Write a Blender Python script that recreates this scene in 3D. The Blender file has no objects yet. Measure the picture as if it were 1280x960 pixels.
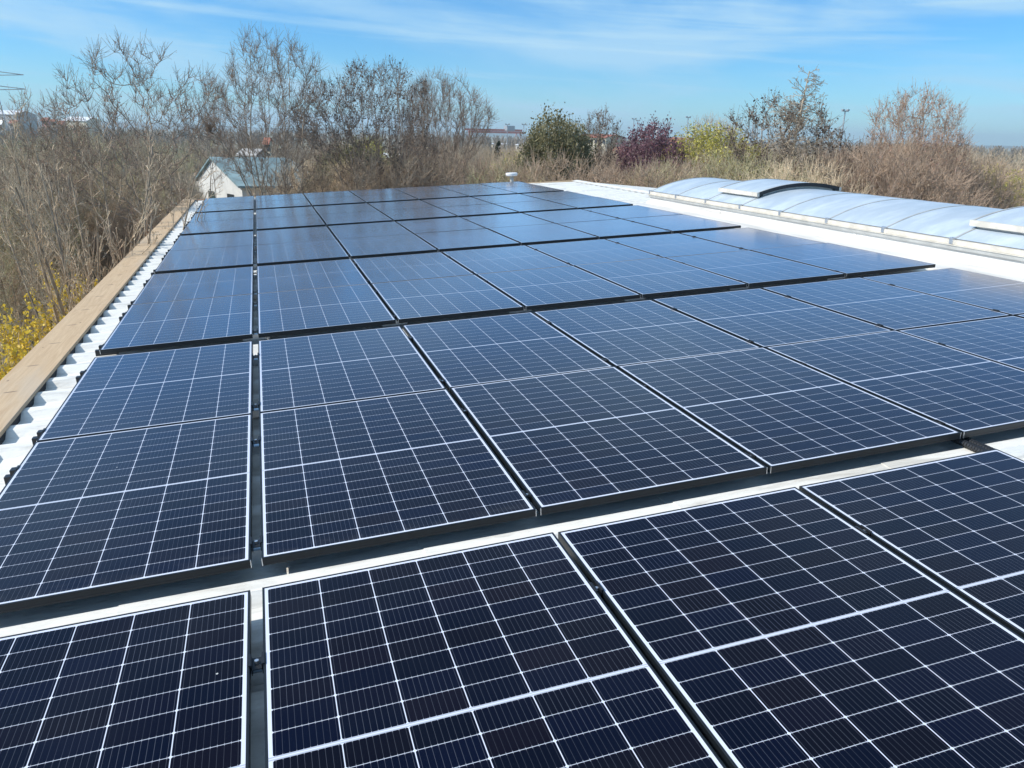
import bpy, bmesh, math, random
import numpy as np
from mathutils import Vector, Matrix

# ------------------------------------------------------------------ camera, sky, sun, exposure
S = bpy.context.scene
COL = S.collection
F = 965.46                                     # focal length in pixels of a 1280 wide picture
UP = Vector((0.0535, 0.0010, 0.99857)).normalized()      # gravity as seen in the frame of the sloping roof
RQ = UP.rotation_difference(Vector((0, 0, 1)))
RM = RQ.to_matrix()                            # roof frame -> world
RM4 = RM.to_4x4()
yaw, pitch, roll = 0.29635, 0.32883, -0.03195
cy, sy, cp, sp = math.cos(yaw), math.sin(yaw), math.cos(pitch), math.sin(pitch)
fwd = Vector((sy*cp, cy*cp, -sp)); rgt = Vector((cy, -sy, 0)); upv = rgt.cross(fwd)
cr, sr = math.cos(roll), math.sin(roll)
rgt, upv = rgt*cr + upv*sr, -rgt*sr + upv*cr
CAM = RM @ Vector((0.2054, -2.845, 1.5996))
R_, U_, F_ = RM @ rgt, RM @ upv, RM @ fwd
cam = bpy.data.cameras.new('camera'); co = bpy.data.objects.new('camera', cam); COL.objects.link(co)
cam.lens = F/1280*36; cam.sensor_width = 36; cam.clip_start = 0.05; cam.clip_end = 9000
m = Matrix((R_, U_, -F_)).transposed().to_4x4(); m.translation = CAM
co.matrix_world = m
S.camera = co
GZ = CAM.z - 5.3                               # ground level

SUN_ROOF = Vector((-1.0, 0.14, 1.0)).normalized()       # towards the sun
SUN = (RM @ SUN_ROOF).normalized()
elev = math.asin(SUN.z); az = math.atan2(SUN.x, SUN.y)
sun = bpy.data.lights.new('sun', 'SUN'); sun.energy = 4.35; sun.angle = math.radians(0.53); sun.color = (1, .955, .88)
so = bpy.data.objects.new('sun', sun); COL.objects.link(so)
so.rotation_euler = SUN.to_track_quat('Z', 'Y').to_euler()

W = bpy.data.worlds.new('World'); S.world = W; W.use_nodes = True
nt = W.node_tree; nt.nodes.clear(); L = nt.links.new
def N(t, **k):
    n = nt.nodes.new(t)
    for a, b in k.items(): setattr(n, a, b)
    return n
wout = N('ShaderNodeOutputWorld'); bg = N('ShaderNodeBackground'); bg.inputs[1].default_value = 0.118
sky = N('ShaderNodeTexSky', sky_type='NISHITA', sun_disc=False, sun_elevation=elev, sun_rotation=az,
        altitude=120, air_density=1.0, dust_density=0.0, ozone_density=1.0)
hs = N('ShaderNodeHueSaturation'); hs.inputs['Saturation'].default_value = 1.05; hs.inputs['Value'].default_value = 1.0
tint = N('ShaderNodeMix', data_type='RGBA', blend_type='MULTIPLY'); tint.inputs[0].default_value = 1
# the clear band near the horizon is deeper blue, unseen upper sky brightened to add fill light
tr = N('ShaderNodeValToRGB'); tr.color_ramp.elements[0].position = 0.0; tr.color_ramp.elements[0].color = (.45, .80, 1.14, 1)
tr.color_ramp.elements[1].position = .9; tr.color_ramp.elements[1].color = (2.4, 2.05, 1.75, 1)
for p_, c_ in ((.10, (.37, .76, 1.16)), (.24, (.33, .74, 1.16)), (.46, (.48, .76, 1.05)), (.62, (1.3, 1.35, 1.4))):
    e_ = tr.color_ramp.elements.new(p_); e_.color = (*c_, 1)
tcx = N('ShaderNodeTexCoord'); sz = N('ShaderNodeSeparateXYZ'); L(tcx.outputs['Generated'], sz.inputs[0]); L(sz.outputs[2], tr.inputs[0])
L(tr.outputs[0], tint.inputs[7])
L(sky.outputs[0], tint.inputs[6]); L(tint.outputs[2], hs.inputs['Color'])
tc = N('ShaderNodeTexCoord'); sx = N('ShaderNodeSeparateXYZ'); L(tc.outputs['Generated'], sx.inputs[0])
at = N('ShaderNodeMath', operation='ARCTAN2'); L(sx.outputs[0], at.inputs[0]); L(sx.outputs[1], at.inputs[1])
asn = N('ShaderNodeMath', operation='ARCSINE'); L(sx.outputs[2], asn.inputs[0])
def cirrus(sa, se, off, lo, hi, rough, shear, dist):
    ad = N('ShaderNodeMath', operation='MULTIPLY_ADD'); L(at.outputs[0], ad.inputs[0]); ad.inputs[1].default_value = shear; L(asn.outputs[0], ad.inputs[2])
    cb = N('ShaderNodeCombineXYZ'); L(at.outputs[0], cb.inputs[0]); L(ad.outputs[0], cb.inputs[1]); cb.inputs[2].default_value = off
    vm = N('ShaderNodeVectorMath', operation='MULTIPLY'); vm.inputs[1].default_value = (sa, se, 1); L(cb.outputs[0], vm.inputs[0])
    no = N('ShaderNodeTexNoise'); no.inputs['Scale'].default_value = 1; no.inputs['Detail'].default_value = 7
    no.inputs['Roughness'].default_value = rough; no.inputs['Distortion'].default_value = dist
    L(vm.outputs[0], no.inputs['Vector'])
    mr = N('ShaderNodeMapRange', interpolation_type='SMOOTHSTEP'); L(no.outputs[0], mr.inputs[0])
    mr.inputs[1].default_value = lo; mr.inputs[2].default_value = hi
    return mr.outputs[0]
c1 = cirrus(1.9, 12, 3.7, .44, .66, .52, .06, .6)
c2 = cirrus(2.6, 44, 9.2, .46, .70, .55, .05, .5)
a1 = N('ShaderNodeMath', operation='MULTIPLY_ADD'); L(c2, a1.inputs[0]); a1.inputs[1].default_value = .45
m1 = N('ShaderNodeMath', operation='MULTIPLY'); L(c1, m1.inputs[0]); m1.inputs[1].default_value = .72; L(m1.outputs[0], a1.inputs[2])
mixc = N('ShaderNodeMix', data_type='RGBA'); L(a1.outputs[0], mixc.inputs[0]); L(hs.outputs[0], mixc.inputs[6])
mixc.inputs[7].default_value = (3.7, 5.8, 7.5, 1); mixc.clamp_factor = True
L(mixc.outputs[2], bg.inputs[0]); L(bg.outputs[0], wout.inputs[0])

S.view_settings.view_transform = 'Standard'; S.view_settings.look = 'None'
S.view_settings.exposure = 0.18; S.view_settings.gamma = 1
S.render.engine = 'CYCLES'
S.cycles.max_bounces = 6; S.cycles.diffuse_bounces = 4; S.cycles.glossy_bounces = 3; S.cycles.transmission_bounces = 3
S.cycles.transparent_max_bounces = 8

def ray(px, py):
    return (R_*((px-640)/F) + U_*((480-py)/F) + F_)
def hz(px):                                    # pixel row of the horizon
    lo, hi = 100, 230
    for _ in range(30):
        mid = (lo+hi)/2
        if ray(px, mid).z > 0: lo = mid
        else: hi = mid
    return lo
def gpos(px, D, z=None):                       # a place on the ground at compass direction px, D metres off
    d = ray(px, hz(px)); h = math.hypot(d.x, d.y)
    return Vector((CAM.x + d.x/h*D, CAM.y + d.y/h*D, GZ if z is None else z))
def ztop(px, py, D):
    d = ray(px, py); h = math.hypot(d.x, d.y)
    return CAM.z + d.z/h*D

# ------------------------------------------------------------------ object helpers
class MB:
    def __init__(s): s.v = []; s.f = []; s.m = []
    def quad(s, a, b, c, d, m=0):
        i = len(s.v); s.v += [a, b, c, d]; s.f.append((i, i+1, i+2, i+3)); s.m.append(m)
    def box(s, x0, x1, y0, y1, z0, z1, m=0):
        i = len(s.v)
        s.v += [(x0,y0,z0),(x1,y0,z0),(x1,y1,z0),(x0,y1,z0),(x0,y0,z1),(x1,y0,z1),(x1,y1,z1),(x0,y1,z1)]
        for f in ((0,3,2,1),(4,5,6,7),(0,1,5,4),(1,2,6,5),(2,3,7,6),(3,0,4,7)):
            s.f.append(tuple(i+k for k in f)); s.m.append(m)
    def tube(s, pts, rad, n=6, m=0, caps=True):
        pts = [Vector(p) for p in pts]; i0 = len(s.v)
        if not hasattr(rad, '__len__'): rad = [rad]*len(pts)
        for k, p in enumerate(pts):
            d = (pts[min(k+1, len(pts)-1)] - pts[max(k-1, 0)]).normalized()
            a = d.cross(Vector((0, 0, 1)) if abs(d.z) < .9 else Vector((1, 0, 0))).normalized(); b = d.cross(a)
            for j in range(n):
                t = 2*math.pi*j/n; q = p + (a*math.cos(t) + b*math.sin(t))*rad[k]; s.v.append(tuple(q))
        for k in range(len(pts)-1):
            for j in range(n):
                a = i0+k*n+j; b = i0+k*n+(j+1) % n
                s.f.append((a, b, b+n, a+n)); s.m.append(m)
        if caps:
            s.f.append(tuple(i0+j for j in range(n))[::-1]); s.m.append(m)
            s.f.append(tuple(i0+(len(pts)-1)*n+j for j in range(n))); s.m.append(m)
    def build(s, name, mat, parent=None, smooth=False):
        me = bpy.data.meshes.new(name); me.from_pydata([tuple(v) for v in s.v], [], s.f)
        for q in (mat if isinstance(mat, (list, tuple)) else [mat]): me.materials.append(q)
        me.polygons.foreach_set('material_index', s.m)
        if smooth: me.polygons.foreach_set('use_smooth', [True]*len(s.f))
        me.update()
        return obj(name, me, parent)
def obj(name, me, parent=None):
    o = bpy.data.objects.new(name, me); COL.objects.link(o)
    if parent: o.parent = parent
    return o
def tag(o, label=None, cat=None, group=None, kind=None):
    if label: o['label'] = label
    if cat: o['category'] = cat
    if group: o['group'] = group
    if kind: o['kind'] = kind
    return o
def thing(name, label, cat, loc=(0,0,0), group=None, rz=0, roof=False, scale=None):
    o = bpy.data.objects.new(name, None); COL.objects.link(o); o.empty_display_size = .2
    M = Matrix.Translation(Vector(loc)) @ Matrix.Rotation(rz, 4, 'Z')
    if scale: M = M @ Matrix.Diagonal((scale[0], scale[1], scale[2], 1))
    o.matrix_world = RM4 @ M if roof else M
    return tag(o, label, cat, group)
def dup(o, loc, label, rz=0, roof=False, scale=None, group=None):
    c = o.copy(); COL.objects.link(c)
    M = Matrix.Translation(Vector(loc)) @ Matrix.Rotation(rz, 4, 'Z')
    if scale: M = M @ Matrix.Diagonal((scale[0], scale[1], scale[2], 1))
    c.matrix_world = RM4 @ M if roof else M
    c['label'] = label
    if group: c['group'] = group
    for ch in KIDS[o.name]:
        d = ch.copy(); COL.objects.link(d); d.parent = c
        for g in KIDS.get(ch.name, []):
            e = g.copy(); COL.objects.link(e); e.parent = d
    return c
KIDS = {}
def kids(o):
    KIDS[o.name] = list(o.children)
    for c in o.children: KIDS[c.name] = list(c.children)

# ------------------------------------------------------------------ materials
class G:
    """small helper to write node graphs as expressions"""
    def __init__(s, name):
        s.mat = bpy.data.materials.new(name); s.mat.use_nodes = True
        s.nt = s.mat.node_tree; s.b = s.nt.nodes['Principled BSDF']; s.L = s.nt.links.new
    def n(s, t, **k):
        q = s.nt.nodes.new(t)
        for a, b in k.items(): setattr(q, a, b)
        return q
    def set(s, i, v):
        if isinstance(v, bpy.types.NodeSocket): s.L(v, i)
        else: i.default_value = v
    def m(s, op, a, b=0.0, c=0.0, clamp=False):
        q = s.n('ShaderNodeMath', operation=op, use_clamp=clamp)
        s.set(q.inputs[0], a); s.set(q.inputs[1], b)
        if op in ('MULTIPLY_ADD', 'SMOOTH_MIN', 'COMPARE'): s.set(q.inputs[2], c)
        return q.outputs[0]
    def mix(s, f, a, b):
        q = s.n('ShaderNodeMix', data_type='RGBA', clamp_factor=True); s.set(q.inputs[0], f)
        s.set(q.inputs[6], a if isinstance(a, bpy.types.NodeSocket) else (*a, 1))
        s.set(q.inputs[7], b if isinstance(b, bpy.types.NodeSocket) else (*b, 1)); return q.outputs[2]
    def coord(s, k='Object', scale=(1,1,1)):
        t = s.n('ShaderNodeTexCoord'); v = s.n('ShaderNodeVectorMath', operation='MULTIPLY'); s.L(t.outputs[k], v.inputs[0]); v.inputs[1].default_value = scale
        return v.outputs[0]
    def noise(s, vec, sc, det=4, rough=.55, dist=0):
        q = s.n('ShaderNodeTexNoise'); s.L(vec, q.inputs['Vector']); q.inputs['Scale'].default_value = sc
        q.inputs['Detail'].default_value = det; q.inputs['Roughness'].default_value = rough; q.inputs['Distortion'].default_value = dist
        return q.outputs[0]
    def ramp(s, v, lo, hi, a=0., b=1.):
        q = s.n('ShaderNodeMapRange', interpolation_type='SMOOTHSTEP'); s.set(q.inputs[0], v)
        for i, x in enumerate((lo, hi, a, b)): q.inputs[i+1].default_value = x
        return q.outputs[0]
    def bump(s, h, strength, dist):
        q = s.n('ShaderNodeBump'); q.inputs['Strength'].default_value = strength; q.inputs['Distance'].default_value = dist
        s.L(h, q.inputs['Height']); s.L(q.outputs[0], s.b.inputs['Normal'])
    def p(s, **k):
        for a, v in k.items():
            a = a.replace('_', ' ')
            if isinstance(v, tuple) and len(v) == 3: v = (*v, 1)
            s.set(s.b.inputs[a], v)
        return s.mat
def simple(name, col, rough=.7, metal=0., var=.25, sc=3., bump=0., rnd=0., det=5, aniso=(1,1,1)):
    g = G(name); v = g.coord('Object', aniso); nz = g.noise(v, sc, det)
    c = g.mix(g.ramp(nz, .3, .7), tuple(x*(1-var) for x in col), tuple(min(1, x*(1+var)) for x in col))
    if rnd:
        oi = g.n('ShaderNodeObjectInfo'); h = g.n('ShaderNodeHueSaturation'); g.L(c, h.inputs['Color'])
        g.L(g.m('MULTIPLY_ADD', oi.outputs['Random'], rnd*2, 1-rnd), h.inputs['Value'])
        g.L(g.m('MULTIPLY_ADD', oi.outputs['Random'], rnd*.08, .5-rnd*.04), h.inputs['Hue']); c = h.outputs[0]
    if bump: g.bump(g.noise(v, sc*4, 4), bump, .02)
    return g.p(Base_Color=c, Roughness=rough, Metallic=metal)

PW, PL = 1.1425, 1.7195
def mat_cells():
    g = G('solar_cells'); t = g.n('ShaderNodeTexCoord'); s = g.n('ShaderNodeSeparateXYZ'); g.L(t.outputs['Object'], s.inputs[0])
    x, y = s.outputs[0], s.outputs[1]
    # mirrored halves around the middle of the panel
    yc = g.m('SUBTRACT', y, PL/2); ay = g.m('SUBTRACT', g.m('ABSOLUTE', yc), .0065)
    pv = (PL/2-.0065-.0185)/9; pu = (PW-.037)/6
    u = g.m('DIVIDE', g.m('SUBTRACT', x, .0185), pu); v = g.m('DIVIDE', ay, pv)
    fu = g.m('FRACT', u); fv = g.m('FRACT', v)
    du = g.m('MULTIPLY', g.m('MINIMUM', fu, g.m('SUBTRACT', 1, fu)), pu)
    dv = g.m('MULTIPLY', g.m('MINIMUM', fv, g.m('SUBTRACT', 1, fv)), pv)
    aa = .0006
    lu = g.ramp(du, .0015-aa, .0015+aa, 1, 0); lv = g.ramp(dv, .0008-aa, .0008+aa, 1, 0)
    dm = g.ramp(g.m('ADD', du, dv), .0062, .0072, 1, 0)
    out = g.m('MAXIMUM', g.m('GREATER_THAN', g.m('ABSOLUTE', g.m('SUBTRACT', x, PW/2)), PW/2-.0185), g.m('GREATER_THAN', ay, pv*9))
    mid = g.m('LESS_THAN', ay, 0)
    white = g.m('MAXIMUM', g.m('MAXIMUM', lu, lv), g.m('MAXIMUM', dm, g.m('MAXIMUM', out, mid)))
    # the ribbon that runs along the middle
    rib = g.m('MULTIPLY', mid, g.m('GREATER_THAN', ay, -.0042))
    # busbars
    fb = g.m('FRACT', g.m('MULTIPLY', fu, 10)); db = g.m('MULTIPLY', g.m('ABSOLUTE', g.m('SUBTRACT', fb, .5)), pu/10)
    bus = g.m('MULTIPLY', g.ramp(db, .0003, .0008, 1, 0), g.m('LESS_THAN', fu, 1))
    # dotted solder pads
    pd = g.m('SUBTRACT', .5, g.m('ABSOLUTE', g.m('SUBTRACT', fv, .5)))
    pad = g.m('MULTIPLY', g.ramp(db, .0007, .0013, 1, 0), g.m('LESS_THAN', pd, .055))
    # per-cell tint
    oi = g.n('ShaderNodeObjectInfo'); sg = g.m('MULTIPLY', g.m('SIGN', yc), 20)
    cb = g.n('ShaderNodeCombineXYZ'); g.L(g.m('FLOOR', u), cb.inputs[0]); g.L(g.m('ADD', g.m('FLOOR', v), sg), cb.inputs[1]); g.L(g.m('MULTIPLY', oi.outputs['Random'], 977), cb.inputs[2])
    wn = g.n('ShaderNodeTexWhiteNoise', noise_dimensions='3D'); g.L(cb.outputs[0], wn.inputs['Vector'])
    sw = g.n('ShaderNodeSeparateColor'); g.L(wn.outputs['Color'], sw.inputs[0])
    cell = g.mix(g.ramp(sw.outputs[0], .25, .95), (.0022, .0045, .0165), (.0052, .0046, .0100))
    cell = g.mix(g.m('MULTIPLY', sw.outputs[1], .7), cell, (.0015, .0035, .009))
    cell = g.mix(g.m('MULTIPLY', bus, g.m('MULTIPLY_ADD', sw.outputs[2], .13, .06)), cell, (.42, .45, .55))
    cell = g.mix(g.m('MULTIPLY', pad, .32), cell, (.6, .62, .7))
    c = g.mix(white, cell, (.64, .67, .76)); c = g.mix(g.m('MULTIPLY', rib, .55), c, (.22, .25, .32))
    # dust film and a few specks
    ob = g.n('ShaderNodeNewGeometry'); nz = g.n('ShaderNodeTexNoise'); g.L(ob.outputs['Position'], nz.inputs['Vector']); nz.inputs['Scale'].default_value = 1.3; nz.inputs['Detail'].default_value = 5
    dn = g.noise(g.coord('Object', (9, 26, 1)), 1, 4); lowe = g.ramp(y, .0, .10, 1, 0)
    c = g.mix(g.m('MULTIPLY', g.m('MULTIPLY', lowe, g.ramp(dn, .4, .7)), .05), c, (.5, .48, .44))
    c = g.mix(g.m('MULTIPLY', g.ramp(nz.outputs[0], .35, .8, .0, .011), g.m('ADD', oi.outputs['Random'], .3)), c, (.5, .5, .48))
    vo = g.n('ShaderNodeTexVoronoi'); g.L(ob.outputs['Position'], vo.inputs['Vector']); vo.inputs['Scale'].default_value = 9
    sv = g.n('ShaderNodeSeparateColor'); g.L(vo.outputs['Color'], sv.inputs[0])
    spk = g.m('MULTIPLY', g.m('LESS_THAN', vo.outputs['Distance'], .035), g.m('GREATER_THAN', sv.outputs[0], .93))
    c = g.mix(g.m('MULTIPLY', spk, .7), c, (.7, .7, .68))
    r = g.ramp(nz.outputs[0], .3, .75, .16, .21)
    # each panel lies a touch differently, glass is very slightly wavy
    n2 = g.n('ShaderNodeTexNoise'); g.L(ob.outputs['Position'], n2.inputs['Vector']); n2.inputs['Scale'].default_value = 2.2; n2.inputs['Detail'].default_value = 1
    bp = g.n('ShaderNodeBump'); bp.inputs['Strength'].default_value = .25; bp.inputs['Distance'].default_value = .004; g.L(n2.outputs[0], bp.inputs['Height'])
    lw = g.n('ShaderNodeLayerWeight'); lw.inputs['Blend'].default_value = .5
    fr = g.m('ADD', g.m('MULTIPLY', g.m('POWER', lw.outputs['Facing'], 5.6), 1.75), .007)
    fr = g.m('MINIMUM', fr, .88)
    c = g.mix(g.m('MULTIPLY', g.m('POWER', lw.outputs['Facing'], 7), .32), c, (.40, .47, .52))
    gs = g.n('ShaderNodeBsdfGlossy'); gs.inputs['Color'].default_value = (.97, .95, 1, 1); g.L(r, gs.inputs['Roughness']); g.L(bp.outputs[0], gs.inputs['Normal'])
    df = g.n('ShaderNodeBsdfDiffuse'); g.L(c, df.inputs['Color'])
    mx = g.n('ShaderNodeMixShader'); g.L(fr, mx.inputs[0]); g.L(df.outputs[0], mx.inputs[1]); g.L(gs.outputs[0], mx.inputs[2])
    g.L(mx.outputs[0], g.nt.nodes['Material Output'].inputs[0]); g.nt.nodes.remove(g.b); return g.mat
M = {}
M['cells'] = mat_cells()
M['frame'] = simple('black_anodised_frame', (.010, .014, .018), .42, .2, .15, 20)
M['alu'] = simple('bare_aluminium', (.72, .73, .74), .35, .9, .08, 30)
M['blackmetal'] = simple('black_clamp_metal', (.03, .032, .036), .4, .5, .1, 30)
def mat_roof():
    g = G('white_painted_roof_sheet'); t = g.n('ShaderNodeTexCoord'); v = t.outputs['Object']
    mp = g.n('ShaderNodeVectorMath', operation='MULTIPLY'); g.L(v, mp.inputs[0]); mp.inputs[1].default_value = (.7, 3, 3)
    a = g.noise(mp.outputs[0], 3, 7, .65, .6); b = g.noise(v, 26, 4, .6)
    c = g.mix(g.ramp(a, .46, .72, 0, .6), (.84, .82, .76), (.46, .43, .37))
    c = g.mix(g.ramp(b, .6, .8, 0, .25), c, (.42, .40, .34))
    g.bump(g.noise(mp.outputs[0], 9, 5, .6, 1.0), .5, .012)
    return g.p(Base_Color=c, Roughness=.42)
M['roof'] = mat_roof()
M['curb'] = simple('white_painted_curb', (.68, .66, .62), .5, 0, .18, 2.2, .15, aniso=(2, .35, 6))
M['trim'] = simple('mill_finish_aluminium_trim', (.50, .50, .47), .5, .35, .12, 6, .05)
M['trimcream'] = simple('cream_weathered_trim', (.62, .58, .50), .6, 0, .12, 6)
M['dark'] = simple('dark_shade_fill', (.02, .022, .026), .7, 0, .1, 5)
def mat_wood():
    g = G('planed_pine_board'); t = g.n('ShaderNodeTexCoord'); mp = g.n('ShaderNodeVectorMath', operation='MULTIPLY'); g.L(t.outputs['Object'], mp.inputs[0]); mp.inputs[1].default_value = (14, .8, 14)
    a = g.noise(mp.outputs[0], 2.4, 6, .6, 1.2); b = g.noise(t.outputs['Object'], .7, 3)
    c = g.mix(g.ramp(a, .3, .72), (.56, .41, .25), (.45, .31, .18)); c = g.mix(g.ramp(b, .4, .7, 0, .35), c, (.52, .36, .20))
    v = g.n('ShaderNodeTexVoronoi'); mp2 = g.n('ShaderNodeVectorMath', operation='MULTIPLY'); g.L(t.outputs['Object'], mp2.inputs[0]); mp2.inputs[1].default_value = (4, 2.0, 1); g.L(mp2.outputs[0], v.inputs['Vector']); v.inputs['Scale'].default_value = 1.6
    c = g.mix(g.m('MULTIPLY', g.ramp(v.outputs['Distance'], .035, .07, 1, 0), .75), c, (.13, .07, .035))
    sp_ = g.n('ShaderNodeSeparateXYZ'); g.L(t.outputs['Object'], sp_.inputs[0])
    wb = g.noise(g.coord('Object', (1, 1, 1)), 3.1, 1)
    cy_ = g.m('MULTIPLY', g.m('ABSOLUTE', g.m('SUBTRACT', g.m('FRACT', g.m('ADD', g.m('DIVIDE', sp_.outputs[1], .6667), g.m('MULTIPLY', wb, .12))), .5)), .667)
    cx_ = g.m('ABSOLUTE', g.m('ADD', sp_.outputs[0], g.m('MULTIPLY_ADD', wb, .10, 1.56)))
    mk = g.m('MULTIPLY', g.ramp(cy_, .006, .014, 1, 0), g.ramp(cx_, .02, .05, 1, 0))
    c = g.mix(g.m('MULTIPLY', mk, .8), c, (.12, .08, .05)); n5 = g.noise(g.coord('Object', (3, .5, 3)), 1.1, 5)
    c = g.mix(g.ramp(n5, .52, .72, 0, .4), c, (.45, .40, .33))
    g.bump(a, .25, .004)
    return g.p(Base_Color=c, Roughness=.7)
M['wood'] = mat_wood()
M['woodred'] = simple('reddish_wood_board', (.42, .22, .12), .75, 0, .2, 5)
def mat_poly():
    g = G('opal_polycarbonate_sheet'); v = g.coord('Object', (40, .5, 1)); nz = g.noise(v, 2, 2); n3 = g.noise(g.coord('Object', (.6, 1.6, 1)), 2.4, 6, .65)
    c = g.mix(g.ramp(n3, .35, .75), (.40, .47, .53), (.55, .62, .68)); g.bump(nz, .12, .004)
    return g.p(Base_Color=c, Roughness=.34, IOR=1.45, Transmission_Weight=0.0)
M['poly'] = mat_poly()
M['wall'] = simple('white_rendered_wall', (.66, .65, .60), .85, 0, .1, 1.5, .1)
M['wallgrey'] = simple('grey_rendered_wall', (.42, .41, .39), .85, 0, .12, 1.5, .1)
M['teal'] = simple('faded_teal_sheet_roof', (.19, .27, .28), .6, 0, .3, 1.2)
M['tile'] = simple('red_roof_tiles', (.33, .12, .075), .8, 0, .25, 3, .2)
M['brick'] = simple('reddish_facade', (.48, .22, .17), .8, 0, .15, 2)
M['creamwall'] = simple('cream_facade', (.62, .55, .42), .8, 0, .12, 2)
M['lightroof'] = simple('white_factory_roof', (.74, .76, .78), .5, 0, .08, .4)
M['glass'] = simple('dark_window_glass', (.03, .04, .05), .1, 0, .2, 2)
M['redsteel'] = simple('red_crane_steel', (.55, .17, .13), .55, 0, .15, .5)
M['greysteel'] = simple('grey_galvanised_steel', (.40, .42, .44), .5, .3, .1, 2)
M['whitesteel'] = simple('white_painted_steel', (.75, .76, .76), .5, 0, .06, 2)
def bark(n, c, r=.18): return simple(n, c, .9, 0, .35, 7, .3, r)
M['bark'] = bark('grey_brown_bark', (.31, .24, .17))
M['farwood'] = bark('far_haze_greyed_wood', (.38, .33, .27))  # distance haze put into the colour: greyer than the nearer twigs
M['twigsky'] = bark('dark_grey_twigs', (.27, .205, .15))
M['twig'] = bark('grey_brown_twigs', (.57, .435, .295))
M['twigdark'] = bark('dark_brown_twigs', (.36, .29, .22))
M['twigolive'] = bark('olive_brown_twigs', (.52, .46, .27))
M['twigred'] = bark('reddish_brown_twigs', (.49, .36, .255))
M['twigpurple'] = bark('purple_twigs', (.26, .14, .15))
M['twigtan'] = bark('pale_tan_twigs', (.47, .385, .28))
def leaf(n, c, r=.12):
    g = G(n); oi = g.n('ShaderNodeNewGeometry'); t = g.n('ShaderNodeTexWhiteNoise', noise_dimensions='1D')
    g.L(oi.outputs['Random Per Island'], t.inputs['W'])
    cc = g.mix(t.outputs['Value'], tuple(x*.65 for x in c), tuple(x*1.4 for x in c))
    g.p(Base_Color=cc, Roughness=.55); tr = g.n('ShaderNodeBsdfTranslucent'); g.L(cc, tr.inputs[0]); mx = g.n('ShaderNodeMixShader'); mx.inputs[0].default_value = .3
    g.L(g.b.outputs[0], mx.inputs[1]); g.L(tr.outputs[0], mx.inputs[2]); g.L(mx.outputs[0], g.nt.nodes['Material Output'].inputs[0]); return g.mat
M['leafdark'] = leaf('dark_evergreen_leaves', (.21, .19, .09))
M['leafolive'] = leaf('olive_spring_leaves', (.24, .23, .09))
M['leafyellow'] = leaf('yellow_green_willow_leaves', (.52, .47, .10))
M['leafgold'] = leaf('golden_forsythia_flowers', (.74, .54, .06))
M['leafpurple'] = leaf('purple_plum_blossom', (.21, .105, .125))
M['leafconifer'] = leaf('dark_conifer_needles', (.035, .05, .025))
M['bud'] = leaf('dark_catkins', (.11, .08, .06))
M['budred'] = leaf('reddish_buds', (.45, .26, .20))
M['budpale'] = leaf('pale_tan_buds', (.42, .36, .25))
M['ivy'] = leaf('green_ivy_leaves', (.07, .10, .03))

# ------------------------------------------------------------------ ground
def mat_ground():
    g = G('dry_grass_and_leaf_litter'); v = g.coord('Object')
    a = g.noise(v, .06, 5, .6); b = g.noise(v, .9, 7, .7); d = g.noise(v, 14, 5, .7)
    c = g.mix(g.ramp(b, .35, .65), (.30, .25, .18), (.42, .36, .28)); c = g.mix(g.ramp(a, .45, .6), c, (.11, .13, .045))
    c = g.mix(g.ramp(d, .45, .72, 0, .6), c, (.10, .085, .05)); g.bump(d, .8, .06)
    return g.p(Base_Color=c, Roughness=.95)
gm = MB(); nn = 60; ex = [((i/nn)*2-1) for i in range(nn+1)]; ex = [math.copysign(abs(e)**2.6, e)*4500 for e in ex]
for j in range(nn+1):
    for i in range(nn+1): gm.v.append((ex[i], ex[j], GZ + (0 if math.hypot(ex[i], ex[j]) < 130 else -1.0*min(1, (math.hypot(ex[i], ex[j])-130)/200))))
for j in range(nn):
    for i in range(nn): k = j*(nn+1)+i; gm.f.append((k, k+1, k+nn+2, k+nn+1)); gm.m.append(0)
tag(gm.build('ground', mat_ground()), kind='structure')
# pale path beside the building
pm = MB(); P = [(-9.5, -8), (-9.8, 4), (-10.6, 12), (-12.5, 22), (-16, 34), (-22, 48)]
for k in range(len(P)-1):
    a, b = P[k], P[k+1]; pm.quad((a[0]-3.4, a[1], GZ+.02), (a[0], a[1], GZ+.02), (b[0], b[1], GZ+.02), (b[0]-3.8, b[1], GZ+.02))
tag(pm.build('path', simple('pale_gravel_path', (.44, .40, .36), .95, 0, .25, 2.2, .4)), kind='structure')
# green field on the left, far off
fm = MB(); q = [gpos(-60, 60), gpos(52, 62), gpos(60, 190), gpos(-60, 190)]
fm.quad(*[(p.x, p.y, GZ+.03-(.5 if i > 1 else 0)) for i, p in enumerate(q)])
tag(fm.build('green_field', simple('spring_grass', (.085, .17, .04), .9, 0, .3, .3)), kind='structure')
# low hills on the horizon
hm = MB(); rr = random.Random(4); hk = []
for i in range(90):
    px = -500 + i*24
    h = 18*math.exp(-((px-40)/330)**2) + 7*math.exp(-((px-560)/120)**2) + 2.5 + 1.5*math.sin(i*.7) + rr.random()*1.6
    d = ray(px, 165); hh = math.hypot(d.x, d.y); hk.append((CAM.x+d.x/hh*2600, CAM.y+d.y/hh*2600, CAM.z - 4 + h*.9, d.x/hh, d.y/hh))
for i in range(89):
    a, b = hk[i], hk[i+1]
    hm.quad((a[0]-a[3]*400, a[1]-a[4]*400, GZ-3), (b[0]-b[3]*400, b[1]-b[4]*400, GZ-3), (b[0], b[1], b[2]), (a[0], a[1], a[2]))
    hm.quad((a[0], a[1], a[2]), (b[0], b[1], b[2]), (b[0]+b[3]*500, b[1]+b[4]*500, GZ-3), (a[0]+a[3]*500, a[1]+a[4]*500, GZ-3))
tag(hm.build('hills', simple('far_wooded_hills', (.12, .13, .11), 1, 0, .35, .02)), kind='structure')

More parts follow.
